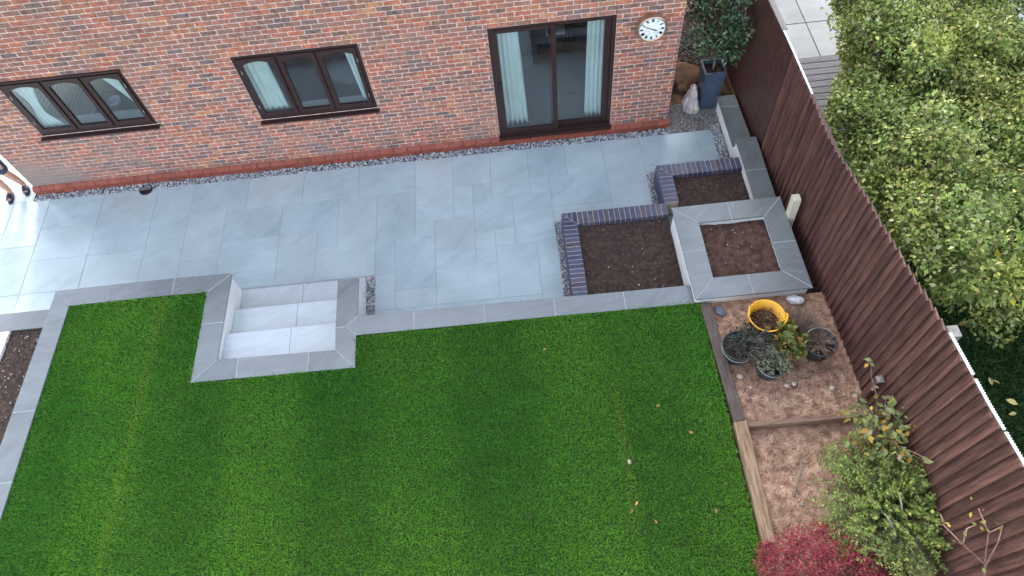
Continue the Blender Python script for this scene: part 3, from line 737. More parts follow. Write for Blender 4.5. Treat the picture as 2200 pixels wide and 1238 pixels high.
# left planter
lp = empty('left_planter', (0,0,0)); tag(lp, 'white rendered planter with grey coping at the left edge of the patio', 'planter')
cope(lp, [[(-5.9,-2.42),(-5.9,-2.71),(-5.05,-2.715),(-5.04,-2.42)],[(-6.8,-2.42),(-6.8,-2.71),(-5.9,-2.71),(-5.9,-2.42)]], .46)
MB().box((-6.8,-2.69,-.05),(-5.0,-2.45,.4355)).build('wall_core', M_RENDER, lp)
MB().prism([(-5.74,-2.691),(-5.98,-7.6),(-5.84,-7.6),(-5.6,-2.691)], -.05, .45).build('wall_core', M_RENDER, lp)
def soil(name, label, x0, x1, y0, y1, z, amp, mat, n=70, sc=6, seed=1, structure=False, clip=None):
    nx = max(8, int((x1-x0)/.022)); ny = max(8, int((y1-y0)/.022)); nx, ny = min(nx,170), min(ny,190)
    X, Y = np.meshgrid(np.linspace(x0,x1,nx), np.linspace(y0,y1,ny)); 
    Z = z + amp*(fbm(X,Y,sc,seed,4)*.8 + .5*np.abs(fbm(X,Y,sc*4,seed+5,3)) + RNG.normal(0,.12,X.shape))
    XX = X + RNG.normal(0,.004,X.shape); YY = Y + RNG.normal(0,.004,X.shape)
    XX[:,0]=x0; XX[:,-1]=x1; YY[0]=y0; YY[-1]=y1
    if clip: XX = clip(XX, YY)
    idx = np.arange(nx*ny).reshape(ny,nx)
    F = np.stack([idx[:-1,:-1],idx[:-1,1:],idx[1:,1:],idx[1:,:-1]],-1).reshape(-1,4)
    o = np_mesh(name, np.stack([XX,YY,Z],-1).reshape(-1,3), F, mat)
    tag(o, label, 'soil', kind='stuff'); return o
soil('soil', 'dark soil with pale stones in the left planter', -5.62, -4.97, -7.5, -2.69, .41, .035, M_SOIL, seed=3, clip=lambda X,Y: X-.05*(-2.69-Y))

# square raised planter
sq = empty('raised_planter', (0,0,0)); tag(sq, 'square raised planter with mitred grey coping beside the fence', 'planter')
O = [(3.69,-1.975),(5.19,-1.97),(5.205,-3.453),(3.712,-3.456)]; I = [(4.012,-2.277),(4.885,-2.28),(4.893,-3.15),(4.01,-3.148)]
def mid(a, b, t=.5): return (a[0]+(b[0]-a[0])*t, a[1]+(b[1]-a[1])*t)
pl = []
for k in range(4):
    a, c, d, e = O[k], O[(k+1)%4], I[(k+1)%4], I[k]; mo, mi_ = mid(a,c), mid(e,d)
    if k == 0: mo = (4.46,-1.972); mi_ = (4.455,-2.278)
    pl.append([a,e,mi_,mo]); pl.append([mo,mi_,d,c])
pl = [p for p in pl]
cope(sq, pl, .72)
zc = .6955
MB().box((3.73,-3.42,-.05),(3.98,-2.01,zc)).build('wall_core', M_RENDER, sq); MB().box((4.92,-3.42,-.05),(5.165,-2.01,zc)).build('wall_core', M_RENDER, sq)
MB().box((3.981,-2.25,-.05),(4.919,-2.01,zc)).build('wall_core', M_RENDER, sq); MB().box((3.981,-3.42,-.05),(4.919,-3.18,zc)).build('wall_core', M_RENDER, sq)
M_SOILM = pmat('red_topsoil', (.05,.026,.018), (.13,.07,.048), 14, .95, .9, 50, c3=(.085,.045,.031))
soil('soil', 'reddish brown soil in the square raised planter', 3.982, 4.918, -3.179, -2.251, .6, .05, M_SOILM, seed=9)

# stepped boundary wall by the fence
sw = empty('stepped_wall', (0,0,0)); tag(sw, 'white wall with grey coping stepping down towards the house beside the fence', 'wall')
cope(sw, [[(4.925,.435),(4.93,.19),(5.235,.183),(5.222,.43)],[(4.93,.19),(4.93,-.64),(5.24,-.64),(5.235,.183)]], .3)
cope(sw, [[(4.94,-.622),(4.945,-1.25),(5.255,-1.25),(5.265,-.622)],[(4.945,-1.25),(4.935,-1.968),(5.25,-1.968),(5.255,-1.25)]], .45)
MB().box((4.96,-.649,-.05),(5.21,.41,.2755)).build('wall_core', M_RENDER, sw); MB().box((4.962,-2.009,-.05),(5.225,-.65,.4255)).build('wall_core', M_RENDER, sw)

# brick planters
JT = .01
def header_run(par, x0, x1, y0, y1, z0, z1, axis):
    """header bricks side by side along one leg, 65 mm wide each"""
    L_ = (x1-x0) if axis == 'x' else (y1-y0); n = round(L_/.075); w = L_/n
    for k in range(n):
        mt = random.choice(M_BLUEB); c = MB()
        if axis == 'x': hx, hy, cx, cy = w/2-JT/2, (y1-y0)/2, x0+w*(k+.5), (y0+y1)/2
        else: hx, hy, cx, cy = (x1-x0)/2, w/2-JT/2, (x0+x1)/2, y0+w*(k+.5)
        c.prism([(-hx,-hy),(hx,-hy),(hx,hy),(-hx,hy)], 0, z1-z0, .004)
        o = c.build('brick', mt, par, loc=(cx, cy, z0+random.uniform(-.0015,.0015)))
def brick_planter(label, X0, X1, Y0, Y1, zt, tw=.215):
    """L of two legs: back leg along x at Y1, left leg along y at X0; coursed bricks under a header course"""
    bp = empty('brick_planter', (0,0,0)); tag(bp, label, 'planter')
    core = MB(); core.box((X0+.006,Y1-tw+.006,-.05),(X1,Y1-.006,zt-.006)); core.box((X0+.006,Y0,-.05),(X0+tw-.006,Y1-tw+.005,zt-.006))
    core.build('mortar_bed', M_BLUEM, bp)
    header_run(bp, X0+tw+.012, X1, Y1-tw, Y1, zt-.1, zt, 'x'); header_run(bp, X0, X0+tw, Y0, Y1-tw-.012, zt-.1, zt, 'y')
    # mitred corner of cut bricks
    a = (X0,Y1); c = (X0+tw,Y1-tw)
    for lo, hi in ((.0,.33),(.36,.66),(.69,1.0)):
        t0, t1 = lo*tw, hi*tw-.004
        MB().prism([(X0+t0+.008,Y1-t0-.001),(X0+t0+.008,Y1-.0),(X0+t1+.008,Y1-.0),(X0+t1+.008,Y1-t1-.001)][::-1], zt-.1, zt-.001).build('brick', random.choice(M_BLUEB), bp)
        MB().prism([(X0,Y1-t0-.009),(X0,Y1-t1-.009),(X0+t1,Y1-t1-.009),(X0+t0,Y1-t0-.009)], zt-.1, zt-.001).build('brick', random.choice(M_BLUEB), bp)
    nz = int((zt-.1)/.075)
    for r in range(nz+1):
        z1_ = zt-.11-.075*r; z0_ = max(z1_-.065, -.03)
        if z1_ < .01: break
        yv = Y0 + (.11 if r % 2 else 0)
        while yv < Y1-.02:
            ye = min(yv+.215, Y1); MB().box((X0-.001,yv,z0_),(X0+.02,ye,z1_)).build('brick', random.choice(M_BLUEB), bp); yv += .225
    return bp
brick_planter('large blue brick planter between the patio and the raised square planter', 2.205, 3.725, -3.16, -1.6, .34)
brick_planter('small blue brick planter next to the stepped white wall', 3.71, 4.955, -1.595, -.895, .34)
soil('soil', 'dark soil in the large brick planter', 2.412, 3.735, -3.17, -1.808, .26, .028, M_SOIL, seed=5)
soil('soil', 'dark soil in the small brick planter', 3.92, 4.966, -2.0, -1.103, .25, .028, M_SOIL, seed=6)
PP = [(.45,.4,.34),(.6,.56,.5),(.3,.2,.15),(.2,.13,.1)]; PW = [.3,.2,.3,.2]
tag(stones(60, 2.45, 3.68, -3.1, -1.85, .275, .004, .012, PP, PW, 'pebbles'), 'small pale stones in the large brick planter', 'pebbles', kind='stuff')
tag(stones(40, 3.96, 4.92, -1.95, -1.15, .265, .004, .01, PP, PW, 'pebbles'), 'small pale stones in the small brick planter', 'pebbles', kind='stuff')
tag(stones(60, 4.03, 4.87, -3.12, -2.3, .61, .004, .013, PP, PW, 'pebbles'), 'small pale stones in the square planter', 'pebbles', kind='stuff')
tag(stones(130, -5.62, -5.1, -4.6, -2.75, .425, .006, .018, PP, PW, 'pebbles'), 'pale stones in the left planter', 'pebbles', kind='stuff')

# ================================================================ LAWN
lawn = MB(); zl = .565
for r in ((-5.0,3.8,-9.0,-3.84),(-4.9,-2.79,-3.841,-2.47),(-.70,3.8,-3.841,-3.4)):
    lawn.poly([(r[0],r[2],zl),(r[1],r[2],zl),(r[1],r[3],zl),(r[0],r[3],zl)])
tag(lawn.build('lawn', M_LAWNB), kind='structure')
def grass_col(x, yv, n):
    st = np.sin((x+.35+.06*np.sin(yv*1.3))*2*np.pi/1.9); st = np.tanh(st*2.2)
    pat = fbm(x, yv, 1.4, 31, 4); pat2 = fbm(x, yv, 5.0, 47, 3)
    v = 1.28 + .11*st + .2*pat + .12*pat2 + .2*fbm(x,yv,14.0,91,3)
    line = np.exp(-((x-2.6-.05*yv*.2)/.05)**2)*(np.sin(yv*2.1)*.5+.5) + np.exp(-((x+3.35-.02*yv)/.06)**2)*.6 + np.exp(-((x+.75)/.05)**2)*.35*(yv < -4.5)
    yel = np.clip(.36 + .35*pat + .3*fbm(x,yv,2.2,77,3) + .8*line + .12*st + .22*np.clip((-yv-4.6)/2,0,1), 0, 1)[:,None]
    c = np.array([.06,.25,.024])*(1-yel) + np.array([.17,.33,.035])*yel
    c = c*np.clip(v,.45,1.7)[:,None]*RNG.uniform(.65,1.35,(n,1))
    dry = RNG.random(n) < .03+.1*np.clip(line,0,1); c[dry] = np.array([.26,.23,.09])*RNG.uniform(.6,1.1,(dry.sum(),1))
    return c
def blades(name, label, rects, dens, h0, h1, z, colf, wd=.0065):
    Vs, Cs = [], []; tot = 0
    for (x0,x1,y0,y1) in rects:
        n = int((x1-x0)*(y1-y0)*dens); x = RNG.uniform(x0,x1,n); yv = RNG.uniform(y0,y1,n)
        a = RNG.uniform(0,6.283,n); h = RNG.uniform(h0,h1,n); ln = RNG.uniform(.2,1.15,n)*h; d = RNG.uniform(0,6.283,n)
        w = wd*RNG.uniform(.6,1.3,n)
        bx = np.stack([x,yv,np.full(n,z)],1); side = np.stack([np.cos(a)*w,np.sin(a)*w,np.zeros(n)],1)
        tip = bx + np.stack([np.cos(d)*ln,np.sin(d)*ln,h],1); midp = bx + np.stack([np.cos(d)*ln*.4,np.sin(d)*ln*.4,h*.62],1)
        Vs.append(np.stack([bx-side*.6,bx+side*.6,midp+side*.75,tip,midp-side*.75],1).reshape(-1,3))
        Cs.append(np.repeat(colf(x,yv,n),5,0)); tot += n
    V = np.concatenate(Vs); F = np.arange(tot*5).reshape(-1,5)
    o = np_mesh(name, V, F, M_GRASS, np.concatenate(Cs)); tag(o, label, 'grass', kind='stuff'); return o
blades('grass', 'short mown green grass of the striped lawn', [(-4.84,3.79,-7.2,-3.87),(-4.75,-2.8,-3.87,-2.5),(-.66,3.79,-3.87,-3.43)], 13500, .016, .036, zl, grass_col, .0047)
blades('grass_fringe', 'longer grass blades hanging over the coping and timber edges', [(-.66,3.76,-3.45,-3.425),(-2.8,-.67,-3.885,-3.862),(3.765,3.795,-6.9,-3.45),(-4.72,-2.8,-2.515,-2.495),(-.69,-.66,-3.87,-3.42),(-2.83,-2.79,-3.86,-2.5)], 9000, .03, .06, zl, grass_col, .0056)
blades('grass_edge', 'longer grass along the far end of the lawn', [(-4.9,3.79,-9.0,-7.2)], 7000, .018, .04, zl, grass_col, .0075)

# ================================================================ RIGHT BED
soil('bed_soil', 'reddish bare soil of the upper bed beside the lawn', 3.9, 5.46, -5.09, -3.42, .535, .036, M_SOILR, sc=4, seed=12)
soil('bed_soil', 'reddish bare soil of the lower bed below the cross timber', 3.9, 5.6, -8.0, -5.13, .495, .036, M_SOILR, sc=4, seed=13)
SP = [(.5,.34,.24),(.72,.58,.44),(.28,.155,.105),(.58,.42,.28)]; SW = [.28,.12,.45,.15]
tag(stones(1100, 3.95, 5.38, -5.05, -3.5, .548, .004, .016, SP, SW, 'pebbles'), 'small stones scattered over the upper bed', 'pebbles', kind='stuff')
tag(stones(1600, 3.98, 5.4, -7.4, -5.2, .508, .004, .015, SP, SW, 'pebbles'), 'small stones scattered over the lower bed', 'pebbles', kind='stuff')
def sleeper(name, label, pts, z0, z1, mat):
    o = MB().prism(pts, z0, z1, .008).build(name, mat); tag(o, label, 'timber'); 
    return o
sleeper('timber_sleeper', 'dark timber edging between the lawn and the upper bed', [(3.79,-3.46),(3.845,-5.055),(3.975,-5.05),(3.925,-3.46)], .3, .62, M_SLEEPD)
sleeper('timber_sleeper', 'pale weathered sleeper edging the lower bed by the lawn', [(3.835,-5.065),(3.825,-6.43),(3.955,-6.425),(3.985,-5.06)], .3, .655, M_SLEEP)
sleeper('timber_sleeper', 'short pale sleeper beside the red maple at the bottom of the bed', [(3.815,-6.445),(3.79,-8.0),(3.925,-8.0),(3.95,-6.44)], .3, .65, M_SLEEP)
sleeper('timber_sleeper', 'brown timber lying across the bed towards the fence', [(3.99,-5.135),(5.26,-5.145),(5.26,-5.075),(3.99,-5.07)], .3, .625, M_SLEEPX)

def straw(name, label, n, x0, x1, y0, y1, z):
    a = RNG.uniform(0,6.283,n); l_ = RNG.uniform(.02,.09,n); x = RNG.uniform(x0,x1,n); yv = RNG.uniform(y0,y1,n); w = RNG.uniform(.0012,.003,n); h = RNG.uniform(.0,.03,n)
    d = np.stack([np.cos(a)*l_,np.sin(a)*l_,RNG.normal(0,.25,n)*l_],1); sd = np.stack([-np.sin(a)*w,np.cos(a)*w,np.zeros(n)],1); c = np.stack([x,yv,z+h],1)
    V = np.stack([c-d-sd,c-d+sd,c+d+sd,c+d-sd,c+np.array([0,0,.003])],1).reshape(-1,3); b = np.arange(n)*5
    F = np.concatenate([np.stack([b+i,b+(i+1)%4,b+4],1) for i in range(4)]); col = np.array([(.5,.38,.26),(.38,.27,.18),(.22,.13,.09)])[RNG.choice(3,n)]*RNG.uniform(.7,1.2,(n,1))
    tag(np_mesh(name, V, F, M_STONE, np.repeat(col,5,0)), label, 'plant litter', kind='stuff')
straw('litter', 'dry straw and stem bits scattered on the upper bed', 500, 4.0, 5.38, -5.04, -3.5, .55)
straw('litter', 'dry straw and stem bits scattered on the lower bed', 800, 4.0, 5.4, -7.0, -5.2, .51)
def blob(name, mat, loc, sc, seed, rough=.18, sub=3, flat=0.0):
    bmx = bmesh.new(); bmesh.ops.create_icosphere(bmx, subdivisions=sub, radius=1); r = random.Random(seed)
    ph = [(r.uniform(1.5,4), Vector((r.gauss(0,1),r.gauss(0,1),r.gauss(0,1))).normalized(), r.uniform(0,6)) for _ in range(7)]
    for v in bmx.verts:
        k = 1 + rough*sum(math.sin(v.co.dot(d)*f+p) for f, d, p in ph)/3
        v.co = Vector((v.co.x*k*sc[0], v.co.y*k*sc[1], v.co.z*k*sc[2]))
        if v.co.z < -sc[2]*(1-flat): v.co.z = -sc[2]*(1-flat)
    me = bpy.data.meshes.new(name); bmx.to_mesh(me); bmx.free(); me.materials.append(mat)
    return link(name, me, None, True, loc)
M_PEB = pmat('pebble', (.42,.33,.24), (.55,.45,.34), 12, .7, .2, 60, rnd=.2)
for x, yv, r, l in ((4.06,-4.48,.042,'round pale stone in front of the buckets on the bed'), (4.58,-4.65,.03,'left one of two small stones in front of the rear bucket'), (4.67,-4.64,.032,'right one of two small stones in front of the rear bucket'), (5.09,-4.74,.035,'buff stone by the fence below the black bucket'), (4.15,-4.63,.02,'small pale stone near the timber edging')):
    tag(blob('stone', M_PEB, (x,yv,.55+r*.5), (r*1.1,r,r*.75), int(x*1000), .12, 2), l, 'stone', 'loose stones on the bed')
# crumpled paper, slate
o = blob('crumpled_paper', M_PAPER, (4.98,-3.53,.585), (.1,.07,.045), 5, .45, 3); o.data.polygons.foreach_set('use_smooth', [False]*len(o.data.polygons)); tag(o, 'white crumpled paper lying by the corner of the square planter', 'paper')
o = MB().prism([(-.045,.075),(-.06,-.02),(.0,-.085),(.06,-.06),(.03,.05)], 0, .012, .003).build('slate_piece', M_SLATE, loc=(4.03,-3.56,.565)); o.rotation_euler = (.05,-.08,.2); tag(o, 'blue grey slate piece lying on the soil near the lawn corner', 'slate')

# ---------------------------------------------------------------- leaves toolkit
def leaves(name, pts, dirs, ln, asp, cols, mat, parent=None, fold=.25, norm=None):
    """pts (n,3) leaf bases, dirs (n,3) leaf directions; kite leaves folded along the midrib"""
    n = len(pts); d = dirs/np.linalg.norm(dirs,axis=1)[:,None]
    up = np.tile([0,0,1.],(n,1)) + RNG.normal(0,.55,(n,3)) if norm is None else norm + RNG.normal(0,.35,(n,3))
    s = np.cross(d, up); s /= np.linalg.norm(s,axis=1)[:,None]+1e-9; nn = np.cross(s, d)
    ln = np.asarray(ln)*np.ones(n); L1 = ln[:,None]; W = L1*asp
    v0 = pts; v1 = pts + d*L1*.45 + s*W*.5 + nn*W*fold; v2 = pts + d*L1 - nn*L1*.12; v3 = pts + d*L1*.45 - s*W*.5 + nn*W*fold
    V = np.stack([v0,v1,v2,v3],1).reshape(-1,3); b = np.arange(n)*4
    F = np.concatenate([np.stack([b,b+1,b+2],1), np.stack([b,b+2,b+3],1)])
    o = np_mesh(name, V, F, mat, np.repeat(cols,4,0))
    if parent is not None: o.parent = parent; o.matrix_parent_inverse = Matrix.Translation(-Vector(parent.location))
    return o
def foliage_(*a): return tag(leaves('foliage', *a), kind='stuff')
def leaves_each(pts, dirs, ln, asp, cols, mat, parent, fold=.25, most=300):
    """large leaves one by one as parts; what is past the limit stays one part"""
    n = len(pts); ln = np.asarray(ln)*np.ones(n); d = np.linalg.norm(pts-np.array(CAM), axis=1); k = np.argsort(d/ln)
    for i in k[:most]: leaves('leaf', pts[i:i+1], dirs[i:i+1], ln[i:i+1], asp, cols[i:i+1], mat, parent, fold)
    if n > most:
        r = k[most:]; tag(leaves('foliage', pts[r], dirs[r], ln[r], asp, cols[r], mat, parent, fold), kind='stuff')
def pal(n, colors, w, lo=.7, hi=1.3):
    c = np.array(colors)[RNG.choice(len(colors), n, p=w)]; return c*RNG.uniform(lo,hi,(n,1))
def wchild(mb, name, mat, parent, smooth=False):
    o = mb.build(name, mat, parent, smooth); o.matrix_parent_inverse = Matrix.Translation(-Vector(parent.location)); return o
def crown_pts(clumps, n, shell=.55):
    vol = np.array([c[3]*c[4]+c[4]*c[5]+c[3]*c[5] for c in clumps]); k = RNG.choice(len(clumps), n, p=vol/vol.sum()); C = np.array(clumps)[k]
    u = RNG.normal(size=(n,3)); u /= np.linalg.norm(u,axis=1)[:,None]
    r = shell + (1-shell)*RNG.random(n)**.6; r *= RNG.uniform(.88,1.1,n)
    return C[:,:3] + u*C[:,3:6]*r[:,None], u

def shoots(clumps, per, r0, r1, seed):
    """each clump broken into leafy shoots near its surface, so that dark gaps stay between them"""
    r = np.random.default_rng(seed); out = []
    for c in clumps:
        for _ in range(per):
            u = r.normal(size=3); u /= np.linalg.norm(u); u[2] = abs(u[2])*1.0 if r.random() < .75 else u[2]; k = r.uniform(.55,1.05); s_ = r.uniform(r0, r1)
            out.append((c[0]+u[0]*c[3]*k, c[1]+u[1]*c[4]*k, c[2]+u[2]*c[5]*k, s_, s_, s_*r.uniform(.6,1)))
    return out
# ---------------------------------------------------------------- buckets on the bed
def bucket(name, label, cat, c, z0, h, r0, r1, mat, parts=()):
    e = empty(name, (c[0],c[1],z0)); tag(e, label, cat)
    MB().lathe([(r0*.98,0),(r0,.004),(r1,h),(r1+.008,h),(r1+.008,h-.012+.024),(r1-.006,h+.012),(r0-.008,.012)], 28, cap0=True, cap1=True).build('shell', mat, e, True)
    return e
yb_ = bucket('yellow_tub', 'yellow plastic tub with handles holding dry plants on the bed', 'tub', (4.46,-3.88), .56, .36, .155, .215, M_YELLOW)
for a in (2.75, -.35):
    p = []
    for t in range(9):
        k = t/8; aa = a+(k-.5)*.75; p.append((.222*math.cos(aa), .222*math.sin(aa), .36+.075*math.sin(k*math.pi)))
    MB().tube(p, .014, n=6).build('handle', M_YELLOW, yb_, True)
MB().poly([(.2*math.cos(t),.2*math.sin(t),.2) for t in [2*math.pi*i/20 for i in range(20)]]).build('compost', M_SOIL, yb_).scale = (.92,.92,1)
def wire(e, r, z, drop, a0, front):
    p = []
    for t in range(13):
        k = t/12; aa = a0 + front*math.pi*k; p.append((r*1.04*math.cos(aa), r*1.04*math.sin(aa), z - drop*math.sin(k*math.pi)))
    MB().tube(p, .004, n=5).build('wire_handle', M_WIRE, e, True)
bl = bucket('black_bucket', 'black bucket with grey lavender nearest the lawn', 'bucket', (4.06,-4.2), .55, .28, .13, .19, M_BUCKET); wire(bl, .19, .285, .05, math.pi*.9, 1)
bm_ = bucket('black_bucket', 'black bucket with pale grey green plant in the front middle', 'bucket', (4.4,-4.45), .55, .27, .12, .175, M_BUCKET); wire(bm_, .175, .275, .03, -.1, -1)
br = bucket('black_bucket', 'black bucket with dry red brown heather nearest the fence', 'bucket', (5.03,-4.26), .55, .27, .13, .18, M_BUCKET); wire(br, .18, .275, -.03, .2, 1)
tp = bucket('terracotta_pot', 'terracotta pot with yellow green leaves between the buckets', 'pot', (4.68,-4.2), .55, .22, .075, .112, M_TERRA)
for e, r, z in ((bl,.175,.22),(bm_,.16,.21),(br,.165,.22),(tp,.1,.18)):
    MB().poly([(r*math.cos(2*math.pi*i/18), r*math.sin(2*math.pi*i/18), z) for i in range(18)]).build('compost', M_SOIL, e)
def tuft(name, label, c, z, n, rad, h, cols, w, ln, asp, spread=1.0, stems=True, lean=(0,0), cat='plant', stem_mat=None, mat=None):
    e = empty(name, (c[0],c[1],z)); tag(e, label, cat)
    P_, D_ = [], []; sm = MB()
    for k in range(n):
        a = RNG.uniform(0,6.283); rr = rad*RNG.random()**.5; o = np.array([c[0]+rr*.35*math.cos(a), c[1]+rr*.35*math.sin(a), z])
        t = np.array([c[0]+rr*spread*math.cos(a)+lean[0]*RNG.random(), c[1]+rr*spread*math.sin(a)+lean[1]*RNG.random(), z+h*(1-.5*(rr/rad)**2)*RNG.uniform(.5,1.1)])
        m_ = (o+t)/2 + np.array([0,0,h*.15])
        if stems: sm.tube([o,m_,t], .0035, .0015, n=3, cap=False)
        for j in range(8):
            s = .35+.65*(j+RNG.random())/8; q = o*(1-s)**2+2*m_*s*(1-s)+t*s*s; P_.append(q); dd = RNG.normal(0,.8,3)+(t-o)/np.linalg.norm(t-o)*.9; D_.append(dd)
    if stems: wchild(sm, 'stem', stem_mat or M_TWIG, e)
    P_ = np.array(P_); D_ = np.array(D_); (leaves_each(P_, D_, RNG.uniform(.7,1.3,len(P_))*ln, asp, pal(len(P_), cols, w), mat or M_LEAF, e) if ln > .055 else tag(leaves('foliage', P_, D_, RNG.uniform(.7,1.3,len(P_))*ln, asp, pal(len(P_), cols, w), mat or M_LEAF, e), kind='stuff'))
    return e
tuft('dry_plant', 'brown dry stems inside the yellow tub', (4.45,-3.88), .76, 60, .17, .16, [(.2,.1,.06),(.13,.07,.04),(.28,.18,.1)], [.4,.4,.2], .035, .3)
tuft('lavender', 'dark grey green lavender spilling over the black bucket', (4.16,-4.18), .78, 190, .28, .22, [(.07,.075,.06),(.12,.13,.11),(.05,.05,.045)], [.4,.3,.3], .05, .24, lean=(.12,0))
tuft('santolina', 'pale grey green plant in the front black bucket', (4.41,-4.44), .77, 150, .2, .19, [(.2,.23,.14),(.28,.3,.2),(.13,.15,.09)], [.4,.3,.3], .04, .36)
tuft('heather', 'dry red brown heather in the bucket nearest the fence', (5.0,-4.22), .77, 150, .24, .14, [(.2,.1,.07),(.28,.18,.13),(.13,.07,.05)], [.4,.3,.3], .022, .3)
tuft('dead_twigs', 'tangle of dead grey twigs leaning between the tub and the bucket', (4.86,-4.02), .55, 340, .36, .4, [(.27,.2,.15),(.35,.28,.22)], [.6,.4], .018, .2, lean=(-.05,.1), cat='twigs')
tuft('heuchera', 'yellow green leafy plant in the terracotta pot', (4.66,-4.18), .73, 34, .24, .26, [(.22,.24,.06),(.3,.28,.08),(.12,.17,.05),(.36,.25,.08)], [.35,.25,.25,.15], .085, .75, lean=(-.05,-.02))
tuft('heuchera', 'yellow green leaves behind the black bucket left of the tub', (4.22,-4.02), .56, 10, .09, .22, [(.22,.25,.06),(.32,.3,.1)], [.6,.4], .06, .7)
# fallen canes on the soil
for l, pts in (('pale bent cane lying on the soil by the front bucket', [(4.58,-4.42,.6),(4.75,-4.5,.575),(4.9,-4.6,.57)]), ('pale cane lying towards the fence on the upper bed', [(4.79,-4.57,.575),(5.0,-4.52,.575),(5.28,-4.47,.59)]), ('second pale cane lying beside the front bucket', [(4.6,-4.47,.58),(4.72,-4.47,.575),(4.88,-4.62,.57)]),
               ('thin twig lying across the lower bed', [(4.19,-5.45,.53),(4.45,-5.37,.545),(4.72,-5.3,.55)]), ('long thin twig lying on the lower bed towards the shrub', [(4.2,-5.62,.53),(4.5,-5.55,.545),(4.86,-5.42,.56)]), ('short forked twig lying on the lower bed', [(4.5,-5.56,.54),(4.42,-5.75,.535),(4.3,-5.95,.53)])):
    o = MB().tube(pts, .007, .005, n=5).build('cane', M_TWIG, smooth=True); tag(o, l, 'cane', 'canes and twigs on the bed')

# ---------------------------------------------------------------- shrubs on the bed
mp_ = empty('red_maple', (4.4,-6.95,.49)); tag(mp_, 'low crimson Japanese maple at the bottom of the bed', 'shrub')
sm = MB()
P_, D_ = [], []
for k in range(300):
    a = RNG.uniform(0,6.283); rr = RNG.random()**.5; t = np.array([4.4+.78*rr*math.cos(a), -6.95+.68*rr*math.sin(a), .52+.5*math.sqrt(max(0,1-.85*rr*rr))*RNG.uniform(.7,1.08)])
    o_ = np.array([4.4,-6.95,.5]); m_ = (o_+t)/2+np.array([0,0,.12])
    if k % 3 == 0: sm.tube([o_,m_,t], .006, .002, n=4, cap=False)
    for j in range(20):
        s = t + RNG.normal(0,.05,3)*np.array([1,1,.5])
        for q_ in range(3): P_.append(s); D_.append(np.array([math.cos(a),math.sin(a),-.25])*.7+RNG.normal(0,.75,3)*np.array([1,1,.35]))
P_ = np.array(P_); foliage_(P_, np.array(D_), RNG.uniform(.025,.055,len(P_)), .2, pal(len(P_), [(.27,.03,.05),(.38,.065,.085),(.17,.018,.03),(.46,.13,.13)], [.35,.3,.2,.15]), M_LEAF, mp_)
wchild(sm, 'stem', M_BARK, mp_)

gs = empty('green_shrub', (5.2,-6.2,.49)); tag(gs, 'sage green shrub with small paired leaves between maple and fence', 'shrub')
sm = MB(); P_, D_ = [], []
for k in range(440):
    a = RNG.uniform(0,6.283); rr = RNG.random()**.6; o_ = np.array([5.2+.1*math.cos(a), -6.2+.1*math.sin(a), .5])
    t = np.array([5.08+.72*rr*math.cos(a), -6.2+.82*rr*math.sin(a), .58+.75*math.sqrt(max(0,1-.8*rr*rr))*RNG.uniform(.55,1.05)]); t[0] = min(t[0], 5.44)
    m_ = (o_+t)/2+np.array([0,0,.25]); 
    if k % 2 == 0: sm.tube([o_,m_,t], .006, .002, n=3, cap=False)
    ax = (t-m_)/np.linalg.norm(t-m_); sd = np.cross(ax,[0,0,1.]); sd /= np.linalg.norm(sd)+1e-9
    for j in range(20):
        s = .3+.7*j/19; q = o_*(1-s)**2+2*m_*s*(1-s)+t*s*s
        for sg in (-1,1): P_.append(q+RNG.normal(0,.006,3)); D_.append(sd*sg+ax*.6+RNG.normal(0,.25,3)+np.array([0,0,.2]))
P_ = np.array(P_); foliage_(P_, np.array(D_), RNG.uniform(.026,.048,len(P_)), .5, pal(len(P_), [(.2,.28,.07),(.28,.35,.1),(.12,.185,.05),(.38,.38,.08)], [.4,.3,.2,.1]), M_LEAF, gs)
wchild(sm, 'stem', M_BARK, gs)

lp_ = empty('yellowing_shrub', (5.3,-5.5,.49)); tag(lp_, 'twiggy shrub with large yellowing leaves against the fence', 'shrub')
sm = MB(); P_, D_, S_ = [], [], []
for k in range(50):
    a = RNG.uniform(0,6.283); rr = RNG.random()**.5; o_ = np.array([5.32,-5.5,.5]); t = np.array([5.17+.36*rr*math.cos(a), -5.5+.48*rr*math.sin(a), 1.0+.45*RNG.random()]); t[0] = min(t[0],5.42)
    if k == 0: t = np.array([5.28,-4.72,1.3])
    if k == 1: t = np.array([4.9,-5.12,.95])
    if k == 2: t = np.array([5.4,-5.95,1.5])
    m_ = (o_+t)/2+np.array([0,0,.2]); sm.tube([o_,(o_+m_)/2+RNG.normal(0,.02,3),m_,(m_+t)/2+RNG.normal(0,.02,3),t], .007, .0025, n=4, cap=False)
    for j in range(8):
        s = .45+.55*RNG.random(); q = o_*(1-s)**2+2*m_*s*(1-s)+t*s*s; P_.append(q+RNG.normal(0,.02,3)); D_.append(RNG.normal(0,1,3)*np.array([1,1,.4])+np.array([-.1,-.3,0]))
P_ = np.array(P_); leaves_each(P_, np.array(D_), RNG.uniform(.055,.1,len(P_)), .62, pal(len(P_), [(.2,.24,.08),(.26,.29,.12),(.4,.32,.06),(.5,.3,.05),(.3,.22,.15)], [.35,.3,.15,.08,.12]), M_LEAF, lp_, .12)
wchild(sm, 'stem', M_TWIG, lp_)
